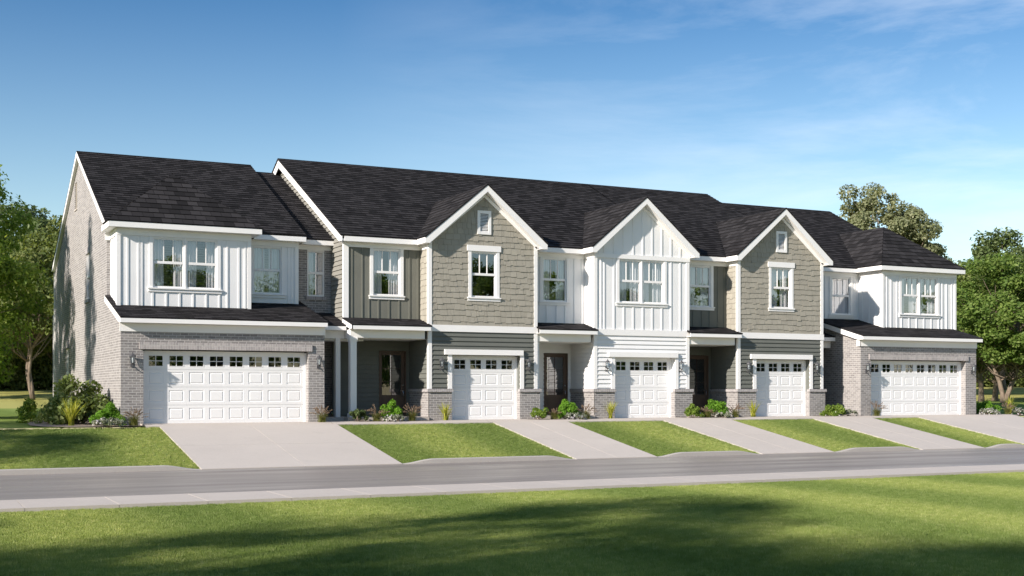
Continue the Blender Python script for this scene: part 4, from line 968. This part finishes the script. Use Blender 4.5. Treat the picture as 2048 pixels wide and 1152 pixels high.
bush(4.25, 3.2, .5, .6, .05, 'leaf_bush', 3, 'low dark green ball bush beside the leftmost shrub', n=20, per=220, z=-.05)
yucca(4.55, .35, 1.5, 4, 'large yellow-green grass clump in the left mulch bed', -.04, 70, .58, 'grass clump')
bush(5.55, .2, .50, .66, .045, 'leaf_bright', 5, 'bright green round bush next to the left brick corner', n=34, per=300, z=-.04)
bush(5.45, -.75, .52, .24, .05, 'leaf_grey', 6, 'low grey-leaved flowering plant below the bright round bush', n=22, per=120, z=-.04, flowers=60, cat='ground plant', name='flowering_plant')
fountain(6.18, -.62, .95, 7, 'fountain grass at the left pier of the left double garage', -.03)
fountain(11.93, -.42, .95, 8, 'fountain grass at the right pier of the left double garage')
bush(13.25, .05, .30, .42, .06, 'leaf_dark', 9, 'dark small bush at the foot of the white porch column', n=14, per=130)
fountain(13.85, -.1, .95, 10, 'left fountain grass of the bed in front of the first brown door', 0, .6)
bush(14.45, .12, .42, .72, .06, 'leaf_bright', 12, 'bright green bush in the bed in front of the first brown door', n=26, per=170)
bush(14.35, -.42, .42, .22, .04, 'leaf_grey', 13, 'low pale flowering plant in the bed before the first brown door', n=18, per=110, flowers=70, cat='ground plant', name='flowering_plant')
fountain(15.05, -.15, 1.0, 14, 'right fountain grass of the bed in front of the first brown door', 0, .62)
yucca(16.42, .28, .95, 15, 'yellow spiky plant at the brick pier left of the first single garage')
bush(19.75, -.05, .34, .5, .07, 'leaf_green', 16, 'green bush with white flowers right of the first single garage', n=16, per=120, flowers=14)
fountain(20.3, -.15, .85, 17, 'left fountain grass of the bed in front of the white townhouse door', 0, .5)
bush(20.95, .15, .45, .74, .06, 'leaf_bright', 18, 'bright green bush in front of the white townhouse door', n=26, per=170)
bush(21.0, -.35, .45, .22, .04, 'leaf_grey', 19, 'low pale flowering plant before the white townhouse door', n=18, per=110, flowers=60, cat='ground plant', name='flowering_plant')
fountain(21.6, -.05, .95, 20, 'right fountain grass of the bed in front of the white townhouse door')
yucca(22.8, .28, .95, 21, 'yellow spiky plant at the brick pier left of the second single garage')
bush(26.1, -.0, .36, .5, .07, 'leaf_green', 22, 'green bush with white flowers right of the second single garage', n=16, per=120, flowers=14)
fountain(26.65, -.1, .85, 23, 'left fountain grass of the bed at the third brown door', 0, .5)
bush(27.3, .15, .46, .76, .06, 'leaf_bright', 24, 'bright green bush in front of the third brown door', n=26, per=170)
bush(27.2, -.35, .42, .22, .04, 'leaf_grey', 25, 'low pale flowering plant before the third brown door', n=18, per=110, flowers=50, cat='ground plant', name='flowering_plant')
fountain(27.95, -.05, .95, 26, 'right fountain grass of the bed at the third brown door')
yucca(29.05, .28, .95, 27, 'yellow spiky plant at the brick pier left of the third single garage')
bush(32.75, .1, .45, .46, .07, 'leaf_green', 28, 'low green bush in the corner beside the right brick townhouse', n=20, per=130, flowers=8)
bush(33.45, .0, .35, .25, .05, 'leaf_grey', 29, 'low pinkish flowering plant along the right brick side wall', n=14, per=90, flowers=40, cat='ground plant', name='flowering_plant')
fountain(34.45, -.42, 1.0, 30, 'fountain grass at the left pier of the right double garage', 0, .66)
bush(41.4, 2.2, .8, 1.25, .09, 'leaf_dark', 31, 'dark bush against the right end of the row', n=26, per=170)
bush(41.3, .5, .55, .6, .06, 'leaf_bright', 32, 'bright green bush in the bed right of the right double garage', n=24, per=170)
fountain(42.0, .0, .9, 33, 'fountain grass in the right end bed')
yucca(42.75, .6, 1.1, 34, 'yellow spiky plant in the right end bed')
bush(40.75, -.2, .45, .28, .04, 'leaf_grey', 35, 'white-flowering low plant nearest the right garage corner', n=16, per=90, flowers=110, cat='ground plant', name='flowering_plant')
bush(42.55, -.2, .42, .28, .04, 'leaf_grey', 36, 'white-flowering low plant at the far end of the right bed', n=16, per=90, flowers=110, cat='ground plant', name='flowering_plant')
